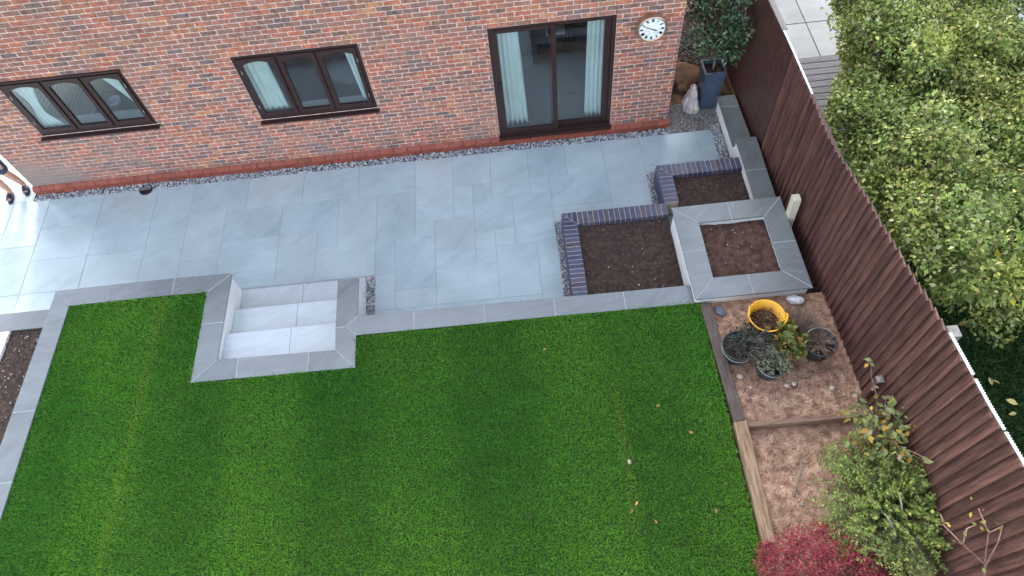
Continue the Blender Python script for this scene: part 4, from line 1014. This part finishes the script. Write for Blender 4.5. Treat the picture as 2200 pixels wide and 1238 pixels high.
# strap leaves: dead phormium among the shrubs
ph = empty('strap_leaf_plant', (5.1,-6.75,.49)); tag(ph, 'plant with long pale dead strap leaves beside the maple', 'plant')
for k, (dx, dy, h, w) in enumerate([(-.32,.3,.5,.024),(-.15,.5,.6,.022),(-.1,1.0,.5,.02),(.2,.25,.45,.022),(-.38,.18,.45,.026),(.05,.72,.65,.02),(-.3,.08,.5,.022)]):
    q = MB(); pr_ = None; n = 9
    for t in range(n+1):
        s = t/n; c_ = Vector((5.1+dx*s*1.1, -6.75+dy*s*1.05, .5+h*math.sin(min(1,s*1.05)*2.0)*1.0)); ww = w*(1-s**3)*(.5+.5*min(1,s*4))
        sd = Vector((dy,-dx,.3*math.sin(k*2+s*2))).normalized()*ww; cur = (c_-sd, c_+sd*.2+Vector((0,0,-.006)), c_+sd)
        if pr_: q.poly([pr_[0],pr_[1],cur[1],cur[0]]); q.poly([pr_[1],pr_[2],cur[2],cur[1]])
        pr_ = cur
    wchild(q, 'strap_leaf', pmat('strap_%d' % k, (.5,.46,.34), (.7,.66,.52), 9, .6, .2, 40) if k % 2 else pmat('strap_%d' % k, (.34,.32,.18), (.55,.5,.34), 9, .6, .2, 40), ph)
# leaning climber bottom right
cl = empty('climber', (5.5,-7.1,.49)); tag(cl, 'bare reddish climber with few yellow leaves and berries by the fence', 'climber')
sm = MB(); P_, D_ = [], []; bb = []
M_VINE = pmat('red_stem', (.2,.1,.08), (.32,.19,.15), 20, .7)
for (pts) in ([(5.48,-7.2,.5),(5.45,-7.15,1.4),(5.38,-6.95,1.75),(5.2,-6.78,1.85),(5.08,-6.6,1.88)], [(5.45,-7.15,1.4),(5.42,-6.9,1.7),(5.4,-6.72,1.95),(5.36,-6.52,2.02)], [(5.38,-6.95,1.75),(5.45,-6.8,1.95),(5.5,-6.62,2.12)], [(5.2,-6.78,1.85),(5.26,-6.66,1.9),(5.34,-6.64,1.93)], [(5.4,-6.72,1.95),(5.46,-6.7,2.02),(5.53,-6.66,2.05)], [(5.1,-6.6,1.88),(5.07,-6.52,1.92)]):
    pts = [Vector(p) for p in pts]; sm.tube(pts, .009, .005, n=5)
    for p in pts[1:]:
        if RNG.random() < .9:
            for _ in range(2): P_.append(np.array(p)+RNG.normal(0,.05,3)); D_.append(RNG.normal(0,1,3)*np.array([1,1,.4]))
        if RNG.random() < .5: bb.append(tuple(p+Vector((random.uniform(-.03,.03),random.uniform(-.03,.03),.012))))
P_ = np.array(P_); leaves_each(P_, np.array(D_), RNG.uniform(.04,.065,len(P_)), .6, pal(len(P_), [(.4,.34,.06),(.25,.3,.08)], [.5,.5]), M_LEAF, cl, .1)
wchild(sm, 'stem', M_VINE, cl, True)
M_BERRY = pmat('berry', (.3,.05,.05), None, 5, .4)
for c_ in bb: wchild(MB().lathe([(.001,-.01),(.009,-.005),(.01,.003),(.001,.01)], 7, c=c_), 'berry', M_BERRY, cl, True)

# ================================================================ FENCE
def fx(yv): return 5.30-.03*yv
TY = [3.0,-.8,-2.26,-2.56,-3.1,-3.6,-4.16,-4.6,-4.9,-5.4,-5.8,-6.3,-9.0]; TZ = [2.15,2.14,2.105,2.145,2.24,2.31,2.385,2.455,2.505,2.55,2.58,2.65,2.75]
def ft(yv): return float(np.interp(-yv, [-t for t in TY], TZ))
fence = empty('timber_fence', (5.35,-2,0)); tag(fence, 'dark brown timber fence of overlapping vertical boards along the garden', 'fence')
tilt = math.atan(.03)
bmesh_b = MB(); bmesh_b.faces([(-.004,-.066,0),(.024,-.066,0),(.006,.066,0),(-.004,.066,0),(-.004,-.066,1),(.024,-.066,1),(.006,.066,1),(-.004,.066,1)], [(0,3,2,1),(4,5,6,7),(0,1,5,4),(1,2,6,5),(2,3,7,6),(3,0,4,7)])
# feather edge: thick edge proud towards the garden (negative x)
bmesh_b.v = [(-v[0], v[1], v[2]) for v in bmesh_b.v]; bmesh_b.f = [tuple(reversed(f_)) for f_ in bmesh_b.f]
bme = bmesh_b.mesh('board', M_FENCE)
yv = -.82
while yv > -9:
    zt = ft(yv) + random.uniform(-.012,.012); zb = .3
    o = link('board', bme, fence); o.location = Vector((fx(yv)+random.uniform(-.002,.002), yv, zb)) - Vector(fence.location)
    o.scale = (1,1,zt-zb); o.rotation_euler = (random.uniform(-.004,.004), 0, -math.radians(6)+tilt)
    yv -= .1115
for ya, yb in ((-.755,-.33),(-.322,1.1),(1.108,3.0)):
    q = MB().prism([(fx(ya)-.012,ya),(fx(ya)+.012,ya),(fx(yb)+.012,yb),(fx(yb)-.012,yb)], .18, 2.145, .002); wchild(q, 'panel', M_FENCEF, fence)
q = MB().prism([(fx(-.9)-.02,-.9),(fx(-.9)+.03,-.9),(fx(3)+.03,3),(fx(3)-.02,3)], -.05, .178); wchild(q, 'gravel_board', M_SLEEPX, fence)
q = MB().prism([(fx(-9)+.02,-9),(fx(-9)+.06,-9),(fx(-.82)+.06,-.82),(fx(-.82)+.02,-.82)], .1, .32); wchild(q, 'gravel_board', M_SLEEPX, fence)
for zz in (.7,1.35,1.95):
    q = MB().prism([(fx(-9)+.02,-9),(fx(-9)+.075,-9),(fx(3)+.075,3),(fx(3)+.02,3)], zz, zz+.08); wchild(q, 'rail', M_FENCE, fence)
for yp in (.9,-.75,-2.1,-4.62,-4.98,-7.0):
    q = MB().box((fx(yp)+.08,yp-.06,-.1),(fx(yp)+.19,yp+.06,ft(yp)-(.12 if -5.2 < yp < -4.9 else .5))); wchild(q, 'post', M_CONC, fence)
q = MB().prism([(fx(-.33)-.02,-.34),(fx(-.33)+.05,-.34),(fx(3)+.05,3),(fx(3)-.02,3)], 2.147, 2.165); wchild(q, 'capping', M_GREYT, fence)
# white strips on top of the fence
def strip(pts, label, spikes):
    e = empty('fence_strip', pts[0]); tag(e, label, 'strip')
    q = MB(); P3 = [Vector(p)-Vector(pts[0]) for p in pts]
    for a, c in zip(P3, P3[1:]):
        d = (c-a).normalized(); s = Vector((d.y,-d.x,0)).normalized()*.012
        q.faces([a-s,a+s,c+s,c-s,a-s+Vector((0,0,.008)),a+s+Vector((0,0,.008)),c+s+Vector((0,0,.008)),c-s+Vector((0,0,.008))], [(0,3,2,1),(4,5,6,7),(0,1,5,4),(1,2,6,5),(2,3,7,6),(3,0,4,7)])
    q.build('base_strip', M_WHITEP, e)
    if spikes:
        q = MB()
        for a, c in zip(P3, P3[1:]):
            n = int((c-a).length/.024)
            for k in range(n):
                p = a+(c-a)*((k+.5)/n); r = .009
                for sx in (-.009,.009):
                    b0 = p+Vector((sx,0,.008)); q.faces([b0+Vector((-.005,-.005,0)),b0+Vector((.005,-.005,0)),b0+Vector((.005,.005,0)),b0+Vector((-.005,.005,0)),b0+Vector((0,0,.02))], [(0,1,4),(1,2,4),(2,3,4),(3,0,4)])
        q.build('spikes', M_WHITEP, e)
def topline(ys_): return [(fx(t)-.003, t, ft(t)+.015) for t in ys_]
strip(topline([-.36,-.8,-1.1,-1.52]), 'plain white strip on the fence top near the house', False)
strip(topline([-5.06,-5.2,-5.35,-5.5]), 'white spiked strip on the fence top, upper one of three', True)
strip(topline([-5.54,-5.75,-5.95,-6.03]), 'white spiked strip on the fence top, middle one of three', True)
strip(topline([-6.05,-6.3,-6.6,-7.0]), 'white spiked strip on the fence top, lowest one of three', True)
# cream post stub and grey post on the garden side
q = MB(); Mx = Matrix.Translation((5.262,-2.3,.3)) @ Matrix.Rotation(-.06, 4, 'Y'); q.box((-.048,-.055,0),(.048,.055,.8), M=Mx); o = q.build('post_stub', M_CREAM); tag(o, 'short cream timber post between the square planter and the fence', 'post')
q = MB(); q.box((5.345,-4.945,.45),(5.405,-4.885,1.15)); o = q.build('garden_post', M_FENCE); tag(o, 'short brown post with grey cap against the fence beside the shrub', 'post'); q = MB(); q.faces([(5.335,-4.955,1.151),(5.415,-4.955,1.151),(5.415,-4.875,1.151),(5.335,-4.875,1.151),(5.335,-4.955,1.165),(5.415,-4.955,1.165),(5.415,-4.875,1.165),(5.335,-4.875,1.165),(5.375,-4.915,1.185)], [(3,2,1,0),(0,1,5,4),(1,2,6,5),(2,3,7,6),(3,0,4,7),(4,5,8),(5,6,8),(6,7,8),(7,4,8)]); q.build('cap', M_GREYT, o)

# ================================================================ SIDE PASSAGE RIGHT OF HOUSE
tag(MB().poly([(4.12,.161,-.03),(5.3,.161,-.03),(5.2,5,-.03),(4.12,5,-.03)]).build('side_ground', M_SOILO), kind='structure')
soil('passage_soil', 'stony brown soil in the passage beside the house', 4.1, 5.28, .1, 2.9, -.02, .04, M_SOILO, sc=5, seed=22)
def mound(x, yv): return -.01 + .0*x
tag(stones(5200, 4.12, 4.96, .03, .62, -.005, .008, .02, [(.3,.27,.23),(.4,.38,.35),(.16,.14,.12),(.24,.25,.28)], [.3,.25,.25,.2], 'gravel', .02), 'mixed brown and grey gravel by the house corner', 'gravel', kind='stuff')
tag(stones(3600, 4.12, 5.26, 1.5, 2.9, .0, .01, .026, [(.3,.26,.21),(.42,.38,.33),(.16,.14,.12)], [.4,.3,.3], 'gravel', .02), 'loose stones further up the passage behind the shrub', 'gravel', kind='stuff')
tag(blob('soil_mound', M_SOILO, (4.62,1.25,.0), (.36,.34,.14), 77, .3, 4, .4), 'heap of ochre soil in the passage behind the sack', 'soil heap')
for x, yv, r, l in ((4.36,1.0,.11,'dark lump of rubble beside the wall in the passage'), (4.5,.95,.09,'brown lump of rubble behind the sack')):
    tag(blob('rubble', M_SOIL if x < 4.4 else M_SOILO, (x,yv,r*.5), (r,r*.8,r*.7), int(x*100), .3, 3), l, 'rubble')
sk = blob('sack', M_SACK, (4.56,.53,.14), (.125,.2,.21), 41, .3, 5, .3)
for v in sk.data.vertices:      # creased film: ridges running up to the gathered mouth
    a = math.atan2(v.co.y, v.co.x); w = .5+.5*math.sin(a*9+4*v.co.z+math.sin(a*3)*2)
    k = 1 - .16*w*w - .09*abs(math.sin(v.co.z*26+a*2)); v.co.x *= k; v.co.y = v.co.y*k + .25*max(0, v.co.z); v.co.x += .22*max(0, v.co.z)
tag(sk, 'pale plastic sack standing beside the blue planter', 'sack')
tag(blob('blue_wrapper', M_SACKB, (4.2,.68,.07), (.05,.08,.08), 42, .35, 3, .2), 'crumpled blue plastic wrapper against the house corner', 'wrapper')
o = MB().tube([(4.5,2.2,.09),(4.68,1.9,.1),(4.9,1.55,.12),(5.05,1.35,.12)], .014, n=6).build('green_pole', M_GREENP, smooth=True); tag(o, 'dark green pole lying across the passage', 'pole')
# blue planter and camellia
pt = empty('blue_planter', (4.83,.58,0)); tag(pt, 'tall square blue glazed planter by the low wall', 'planter')
q = MB()
def ring(w, d, z): return [(-w,-d,z),(w,-d,z),(w,d,z),(-w,d,z)]
R_ = [ring(.125,.13,0), ring(.165,.165,.78), ring(.17,.17,.8), ring(.14,.14,.8), ring(.135,.135,.66)]
vs = [v for r in R_ for v in r]; fs = [(0,3,2,1)] + [(k*4+i, k*4+(i+1)%4, k*4+4+(i+1)%4, k*4+4+i) for k in range(4) for i in range(4)] + [(16,17,18,19)]
q.faces(vs, fs); q.build('shell', M_BLUEPOT, pt); MB().box((-.134,-.134,.661),(.134,.134,.72)).build('compost', M_SOIL, pt)
cm = empty('camellia', (4.83,.58,.72)); tag(cm, 'dark glossy leaved camellia growing in the blue planter', 'shrub')
clumps = shoots([(4.83,.62,1.55,.42,.42,.45),(4.6,.62,1.35,.26,.3,.3),(5.0,.72,1.75,.26,.32,.3),(4.85,.45,1.15,.24,.22,.25),(4.75,.95,1.75,.34,.32,.34),(4.98,.45,1.5,.25,.25,.35),(4.62,.95,1.5,.22,.25,.25),(4.95,1.15,1.9,.3,.3,.3)], 9, .08, .2, 8)
Pc, Uc = crown_pts(clumps, 3400, .2); Dc = Uc*.8+RNG.normal(0,.7,(3400,3))+np.array([0,0,.1])
k_ = Pc[:,0] < 5.26; Pc, Dc, Uc = Pc[k_], Dc[k_], Uc[k_]
leaves_each(Pc, Dc, RNG.uniform(.05,.085,len(Pc)), .48, pal(len(Pc), [(.04,.09,.04),(.065,.13,.055),(.026,.06,.028),(.18,.23,.07)], [.4,.3,.22,.08]), M_GLOSSLEAF, cm, .12)
sm = MB(); sm.tube([(4.83,.58,.7),(4.84,.6,1.1),(4.82,.62,1.5),(4.84,.64,1.9)], .022, .008)
for t in range(16):
    a = random.uniform(0,6.28); z = random.uniform(.95,1.7); sm.tube([(4.83,.6,z),(4.83+.2*math.cos(a),.62+.2*math.sin(a),z+.15),(4.83+.36*math.cos(a)*.9,.64+.36*math.sin(a),z+.3)], .009, .003, n=4)
wchild(sm, 'stem', M_BARK, cm)
tuft('low_weed', 'low green weed at the foot of the fence behind the low wall', (5.16,.62), .0, 26, .12, .12, [(.07,.13,.03),(.12,.2,.05)], [.5,.5], .04, .55)
tag(blob('stone', M_PEB, (5.17,.5,.05), (.06,.05,.04), 91, .15, 2), 'reddish stone on the ground at the end of the low wall', 'stone', 'loose stones on the bed')
# gully beside the wall
gl = empty('drain_gully', (-4.44,-.0,.0)); tag(gl, 'round black drain gully with pale bar set in the patio edge', 'drain')
MB().lathe([(.105,.004),(.108,.018),(.095,.02),(.09,.008)], 28, cap0=True, cap1=True).build('cover', M_BLACK, gl, True); MB().box((-.088,-.008,.0205),(.088,.008,.026)).build('bar', M_GREYT, gl).rotation_euler = (0,0,.1)

# ================================================================ NEIGHBOUR
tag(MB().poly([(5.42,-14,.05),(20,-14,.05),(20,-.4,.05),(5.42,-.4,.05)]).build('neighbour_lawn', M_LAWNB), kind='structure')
def ncol(x, yv, n): return np.array([.022,.065,.012])*RNG.uniform(.5,1.4,(n,1))*np.ones((n,3))  # the hedge's shade over this lawn is put into the dark blade colour
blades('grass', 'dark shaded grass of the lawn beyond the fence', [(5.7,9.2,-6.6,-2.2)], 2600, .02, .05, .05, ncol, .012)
npv = tag(MB().poly([(5.42,1.3,.0),(14,1.3,.0),(14,9,.0),(5.42,9,.0)]).build('neighbour_patio', M_FURN), kind='structure')
for i in range(9):
    for j in range(6):
        xa, ya = 5.44+i*.76, 1.32+j*.92
        MB().prism([(0,0),(.745,0),(.745,.905),(0,.905)], 0, .02, .003).build('paving_slab', M_NPAVE, npv, loc=(xa,ya,.005))
dk = tag(MB().poly([(5.42,-.399,.0),(14,-.399,.0),(14,1.299,.0),(5.42,1.299,.0)]).build('neighbour_deck', M_FURN), kind='structure')
for j in range(12): MB().prism([(5.43,-.39+j*.141),(9.5,-.39+j*.141),(9.5,-.39+j*.141+.132),(5.43,-.39+j*.141+.132)], .001, .1, .004).build('deck_board', M_DECK, dk)

def tree(name, label, clumps, n, trunk, ln, asp, cols, w, cat='tree', shell=.45, nb=40, minx=None):
    e = empty(name, trunk); tag(e, label, cat)
    Pp, U = crown_pts(clumps, n, shell)
    if minx is not None:
        k = Pp[:,0] > minx(Pp[:,1], Pp[:,2]); Pp, U = Pp[k], U[k]
    n = len(Pp); D = U*.7 + RNG.normal(0,.75,(n,3)); D[:,2] -= .1
    c = pal(n, cols, w, .6, 1.4); c *= (1+.55*fbm(Pp[:,0],Pp[:,1]+Pp[:,2],3.2,5,3))[:,None]; ye = np.clip(fbm(Pp[:,0]+Pp[:,2],Pp[:,1],2.0,15,3),0,1)[:,None]; c = c*(1-ye) + c*np.array([1.45,1.15,.75])*ye
    if n < 2000: leaves_each(Pp, D, RNG.uniform(.7,1.3,n)*ln, asp, np.clip(c,.005,1), M_LEAF, e, .15)
    else: tag(leaves('crown', Pp, D, RNG.uniform(.55,1.6,n)*ln, asp, np.clip(c,.005,1), M_LEAF, e, .2, norm=U*.7+np.array([0,0,.7])), kind='stuff')
    sm = MB(); T = Vector(trunk); cc = Vector(np.mean([c_[:3] for c_ in clumps], 0)); fork = T + (cc-T)*.35; fork.z = max(fork.z, T.z+.5)
    sm.tube([T,(T+fork)/2+Vector((.05,.03,0)),fork], .1, .07, n=8)
    for k in range(nb):
        c_ = clumps[k % len(clumps)]; u = RNG.normal(size=3); u /= np.linalg.norm(u); c_ = clumps[rt.randrange(len(clumps))]; tip = Vector(c_[:3]) + Vector(u*np.array(c_[3:6])*1.1)
        if minx is not None and tip.x < float(minx(np.array(tip.y), np.array(tip.z)))+.12: continue
        m1 = fork.lerp(tip,.4)+Vector(RNG.normal(0,.08,3)); m2 = fork.lerp(tip,.75)+Vector(RNG.normal(0,.08,3)); sm.tube([fork,m1,m2,tip], .02, .0055, n=5, cap=False)
    wchild(sm, 'trunk', M_BARK, e); return e
TC = []
rt = random.Random(5)
for gx in range(6):
    for gy in range(9):
        r = rt.uniform(.42,.62); yy = -4.0+gy*.62+rt.uniform(-.2,.2); xx = 6.05+gx*.6+rt.uniform(-.2,.2); zz = 1.35+rt.random()*.75
        if yy < -3.3 and gx > 1: continue
        if yy > -.9 and gx == 0: xx += .3
        TC.append((max(xx, 5.5-.03*yy+r*.7), yy, zz, r, r, r*.8))
        if rt.random() < .5: TC.append((max(xx, 5.5-.03*yy+r*.7)+.2, yy+.2, .75, r, r, r*.7))
def keep(yv, zz): return np.where(zz > 2.3, 5.38-.03*yv, 5.52-.03*yv) + np.maximum(0, yv+1.6)*.3 + np.where(yv > -1.6, np.maximum(0, 2.2-zz)*.5*np.minimum(1, yv+1.6), 0)
tree('garden_tree', 'large sunlit hedge tree with small green leaves beyond the fence', shoots(TC, 17, .1, .3, 3), 118000, (7.2,-1.0,.05), .052, .6, [(.17,.24,.055),(.25,.32,.085),(.11,.17,.038),(.42,.42,.12),(.36,.38,.19)], [.29,.29,.18,.1,.14], minx=keep, nb=320)
TB = [(6.6,-4.35,2.1,.45,.3,.25),(7.0,-4.15,2.3,.45,.35,.3),(7.45,-4.0,2.4,.45,.4,.3),(6.25,-4.15,1.95,.3,.28,.22),(7.7,-3.6,2.6,.4,.5,.3),(7.2,-4.35,2.0,.4,.25,.2)]
tree('broadleaf_tree', 'tree with larger pale green and yellow leaves over the dark lawn', TB, 900, (8.1,-3.9,.05), .115, .52, [(.17,.25,.06),(.22,.3,.09),(.12,.19,.05),(.42,.36,.06)], [.4,.3,.22,.08], shell=.2, nb=16)
# fallen leaves
M_FALL = pmat('fallen_leaf', (.42,.3,.06), (.5,.42,.16), 8, .7, rnd=.3); M_FALLO = pmat('fallen_orange_leaf', (.42,.16,.04), (.5,.28,.08), 8, .7, rnd=.3)
lm = []
for mt, s in ((M_FALL,1.0),(M_FALLO,.8)):
    q = MB(); q.faces([(0,-.05*s,.004),(.024*s,-.01*s,.014),(.02*s,.025*s,.012),(0,.055*s,.002),(-.022*s,.025*s,.012),(-.024*s,-.01*s,.015),(0,.0,.004)], [(0,1,6),(1,2,6),(2,3,6),(3,4,6),(4,5,6),(5,0,6)]); lm.append(q.mesh('fallen_leaf', mt))
for x, yv, lb in ((3.01,-4.77,'orange leaf on the lawn level with the dark timber edging'),(2.57,-5.87,'upper one of two close fallen leaves low on the lawn'),(2.5,-5.95,'lower one of two close fallen leaves low on the lawn'),(2.74,-6.09,'lowest orange leaf on the lawn, right of the close pair'),(1.75,-3.89,'small brown leaf on the lawn just below the long stone coping'),(3.33,-5.13,'brown leaf on the lawn nearest the join of the two timber edgings'),(3.41,-6.03,'brown leaf on the lawn closest to the pale weathered sleeper')):
    o = link('fallen_leaf', lm[1], None, False, (x,yv,.611)); o.rotation_euler = (RNG.normal(0,.3),RNG.normal(0,.3),RNG.uniform(0,6)); o.scale = (.68,.68,1); tag(o, lb, 'leaf', 'fallen leaves on the lawn')
for k in range(20):
    x, yv = RNG.uniform(6.1,8.1), RNG.uniform(-6.2,-3.5)
    o = link('fallen_leaf', lm[0], None, False, (x,yv,.09)); o.rotation_euler = (RNG.normal(0,.3),RNG.normal(0,.3),RNG.uniform(0,6)); s = RNG.uniform(.9,1.5); o.scale = (s,s,1); tag(o, 'yellow leaf fallen on the dark grass beyond the fence', 'leaf', 'fallen leaves beyond the fence')
tag(blob('stone', M_PEB, (2.57,-5.4,.6), (.022,.03,.02), 17, .12, 2), 'small grey stone lying on the lawn', 'stone')

# ================================================================ PERSON at the house corner
def skin_obj(name, joints, edges, mat, parent=None, sub=2, root=0):
    me = bpy.data.meshes.new(name); me.from_pydata([j[0] for j in joints], edges, []); me.materials.append(mat)
    o = link(name, me, parent); o.modifiers.new('skin', 'SKIN')
    for i, j in enumerate(joints):
        s = me.skin_vertices[0].data[i]; r = j[1]; s.radius = (r, r) if not isinstance(r, tuple) else r; s.use_root = (i == root)
    o.modifiers['skin'].use_smooth_shade = True
    sb = o.modifiers.new('sub', 'SUBSURF'); sb.levels = sub; sb.render_levels = sub
    return o
per = empty('person', (-6.63,.2,0), math.radians(8)); tag(per, 'person in dark shorts and navy sandals standing at the house corner', 'person')
J = [((0,.02,.95),.14),((0,.02,1.15),.13),((0,.03,1.38),.145),((0,.0,1.5),.06),((0,-.02,1.58),.058),((0,-.04,1.68),.085),((0,-.03,1.76),.07),
     ((-.1,.02,.86),.1),((-.105,.0,.5),.062),((-.11,.03,.28),.056),((-.11,.05,.09),.042),((-.115,-.03,.045),.04),((-.12,-.13,.03),.034),
     ((.1,.02,.86),.1),((.1,.03,.5),.062),((.1,.1,.28),.056),((.1,.14,.09),.042),((.12,.07,.045),.04),((.15,-.02,.03),.034),
     ((-.19,.02,1.42),.055),((-.25,.02,1.14),.042),((-.25,-.1,.92),.03),((-.245,-.14,.84),.034),
     ((.19,.02,1.42),.055),((.25,.03,1.14),.042),((.25,-.08,.92),.03),((.245,-.12,.84),.034)]
E_ = [(0,1),(1,2),(2,3),(3,4),(4,5),(5,6),(0,7),(7,8),(8,9),(9,10),(10,11),(11,12),(0,13),(13,14),(14,15),(15,16),(16,17),(17,18),(2,19),(19,20),(20,21),(21,22),(2,23),(23,24),(24,25),(25,26)]
for hb in (22, 26):      # five fingers on each hand
    c = Vector(J[hb][0]); sx = -1 if hb == 22 else 1
    for f_, (dx, dy, l_) in enumerate([(-.03,-.0,.05),(-.018,-.02,.075),(-.004,-.025,.08),(.01,-.022,.075),(.022,-.012,.06)]):
        a = len(J); J.append(((c.x+dx, c.y+dy-.01, c.z-.035), .0095)); J.append(((c.x+dx*1.1, c.y+dy-.02, c.z-.035-l_*.55), .0085)); J.append(((c.x+dx*1.1, c.y+dy+.0, c.z-.035-l_), .0075)); E_ += [(hb,a),(a,a+1),(a+1,a+2)]
skin_obj('body', J, E_, M_SKIN, per)
skin_obj('shorts', [((0,.02,1.0),.155),((0,.02,.9),.155),((-.1,.02,.82),.118),((-.105,.01,.6),.1),((-.107,.0,.5),.098),((.1,.02,.82),.118),((.1,.025,.6),.1),((.1,.03,.5),.098)], [(0,1),(1,2),(2,3),(3,4),(1,5),(5,6),(6,7)], M_SHORTS, per)
skin_obj('shirt', [((0,.02,.98),.16),((0,.02,1.15),.152),((0,.03,1.38),.165),((0,.01,1.47),.09),((-.2,.02,1.42),.075),((-.24,.02,1.22),.066),((.2,.02,1.42),.075),((.24,.03,1.22),.066)], [(0,1),(1,2),(2,3),(2,4),(4,5),(2,6),(6,7)], M_SHIRT, per)
skin_obj('hair', [((0,-.0,1.8),.08),((0,.03,1.73),.08),((0,.04,1.66),.06)], [(0,1),(1,2)], M_HAIR, per)
nf = MB(); nf.faces([(-.012,-.12,1.65),(.012,-.12,1.65),(0,-.145,1.652),(0,-.12,1.69)], [(0,1,2),(1,3,2),(3,0,2)]); nf.build('nose', M_SKIN, per)
for s in (-1,1):
    MB().lathe([(.001,-.009),(.008,-.004),(.009,0),(.001,.009)], 8, c=(s*.03,-.118,1.695)).build('eye', M_INK, per, True)
    MB().lathe([(.001,-.03),(.012,-.02),(.014,.01),(.001,.03)], 8, c=(s*.088,-.03,1.68)).build('ear', M_SKIN, per, True)
MB().box((-.022,-.124,1.628),(.022,-.116,1.634)).build('mouth', M_TERRA, per)
for cx, cy, a in ((-.115,-.05,.05),(.125,.05,.25)):
    s = MB(); pts = [(.045*math.cos(t)*(1.0+.12*math.sin(t)*-1), .135*math.sin(t)) for t in [2*math.pi*i/20 for i in range(20)]]
    s.prism(pts, .0, .022, .004); so = s.build('sandal', M_SANDAL, per, loc=(cx,cy,.001)); so.rotation_euler = (0,0,a)
    st = MB(); n = 10
    for k in range(n):
        t0, t1 = math.pi*k/n, math.pi*(k+1)/n
        st.poly([(.05*math.cos(t0),-.07,.018+.06*math.sin(t0)),(.05*math.cos(t1),-.07,.018+.06*math.sin(t1)),(.052*math.cos(t1),.02,.018+.078*math.sin(t1)),(.052*math.cos(t0),.02,.018+.078*math.sin(t0))])
    sp = st.build('strap', M_SANDAL, so, True); sd = sp.modifiers.new('s','SOLIDIFY'); sd.thickness = .006
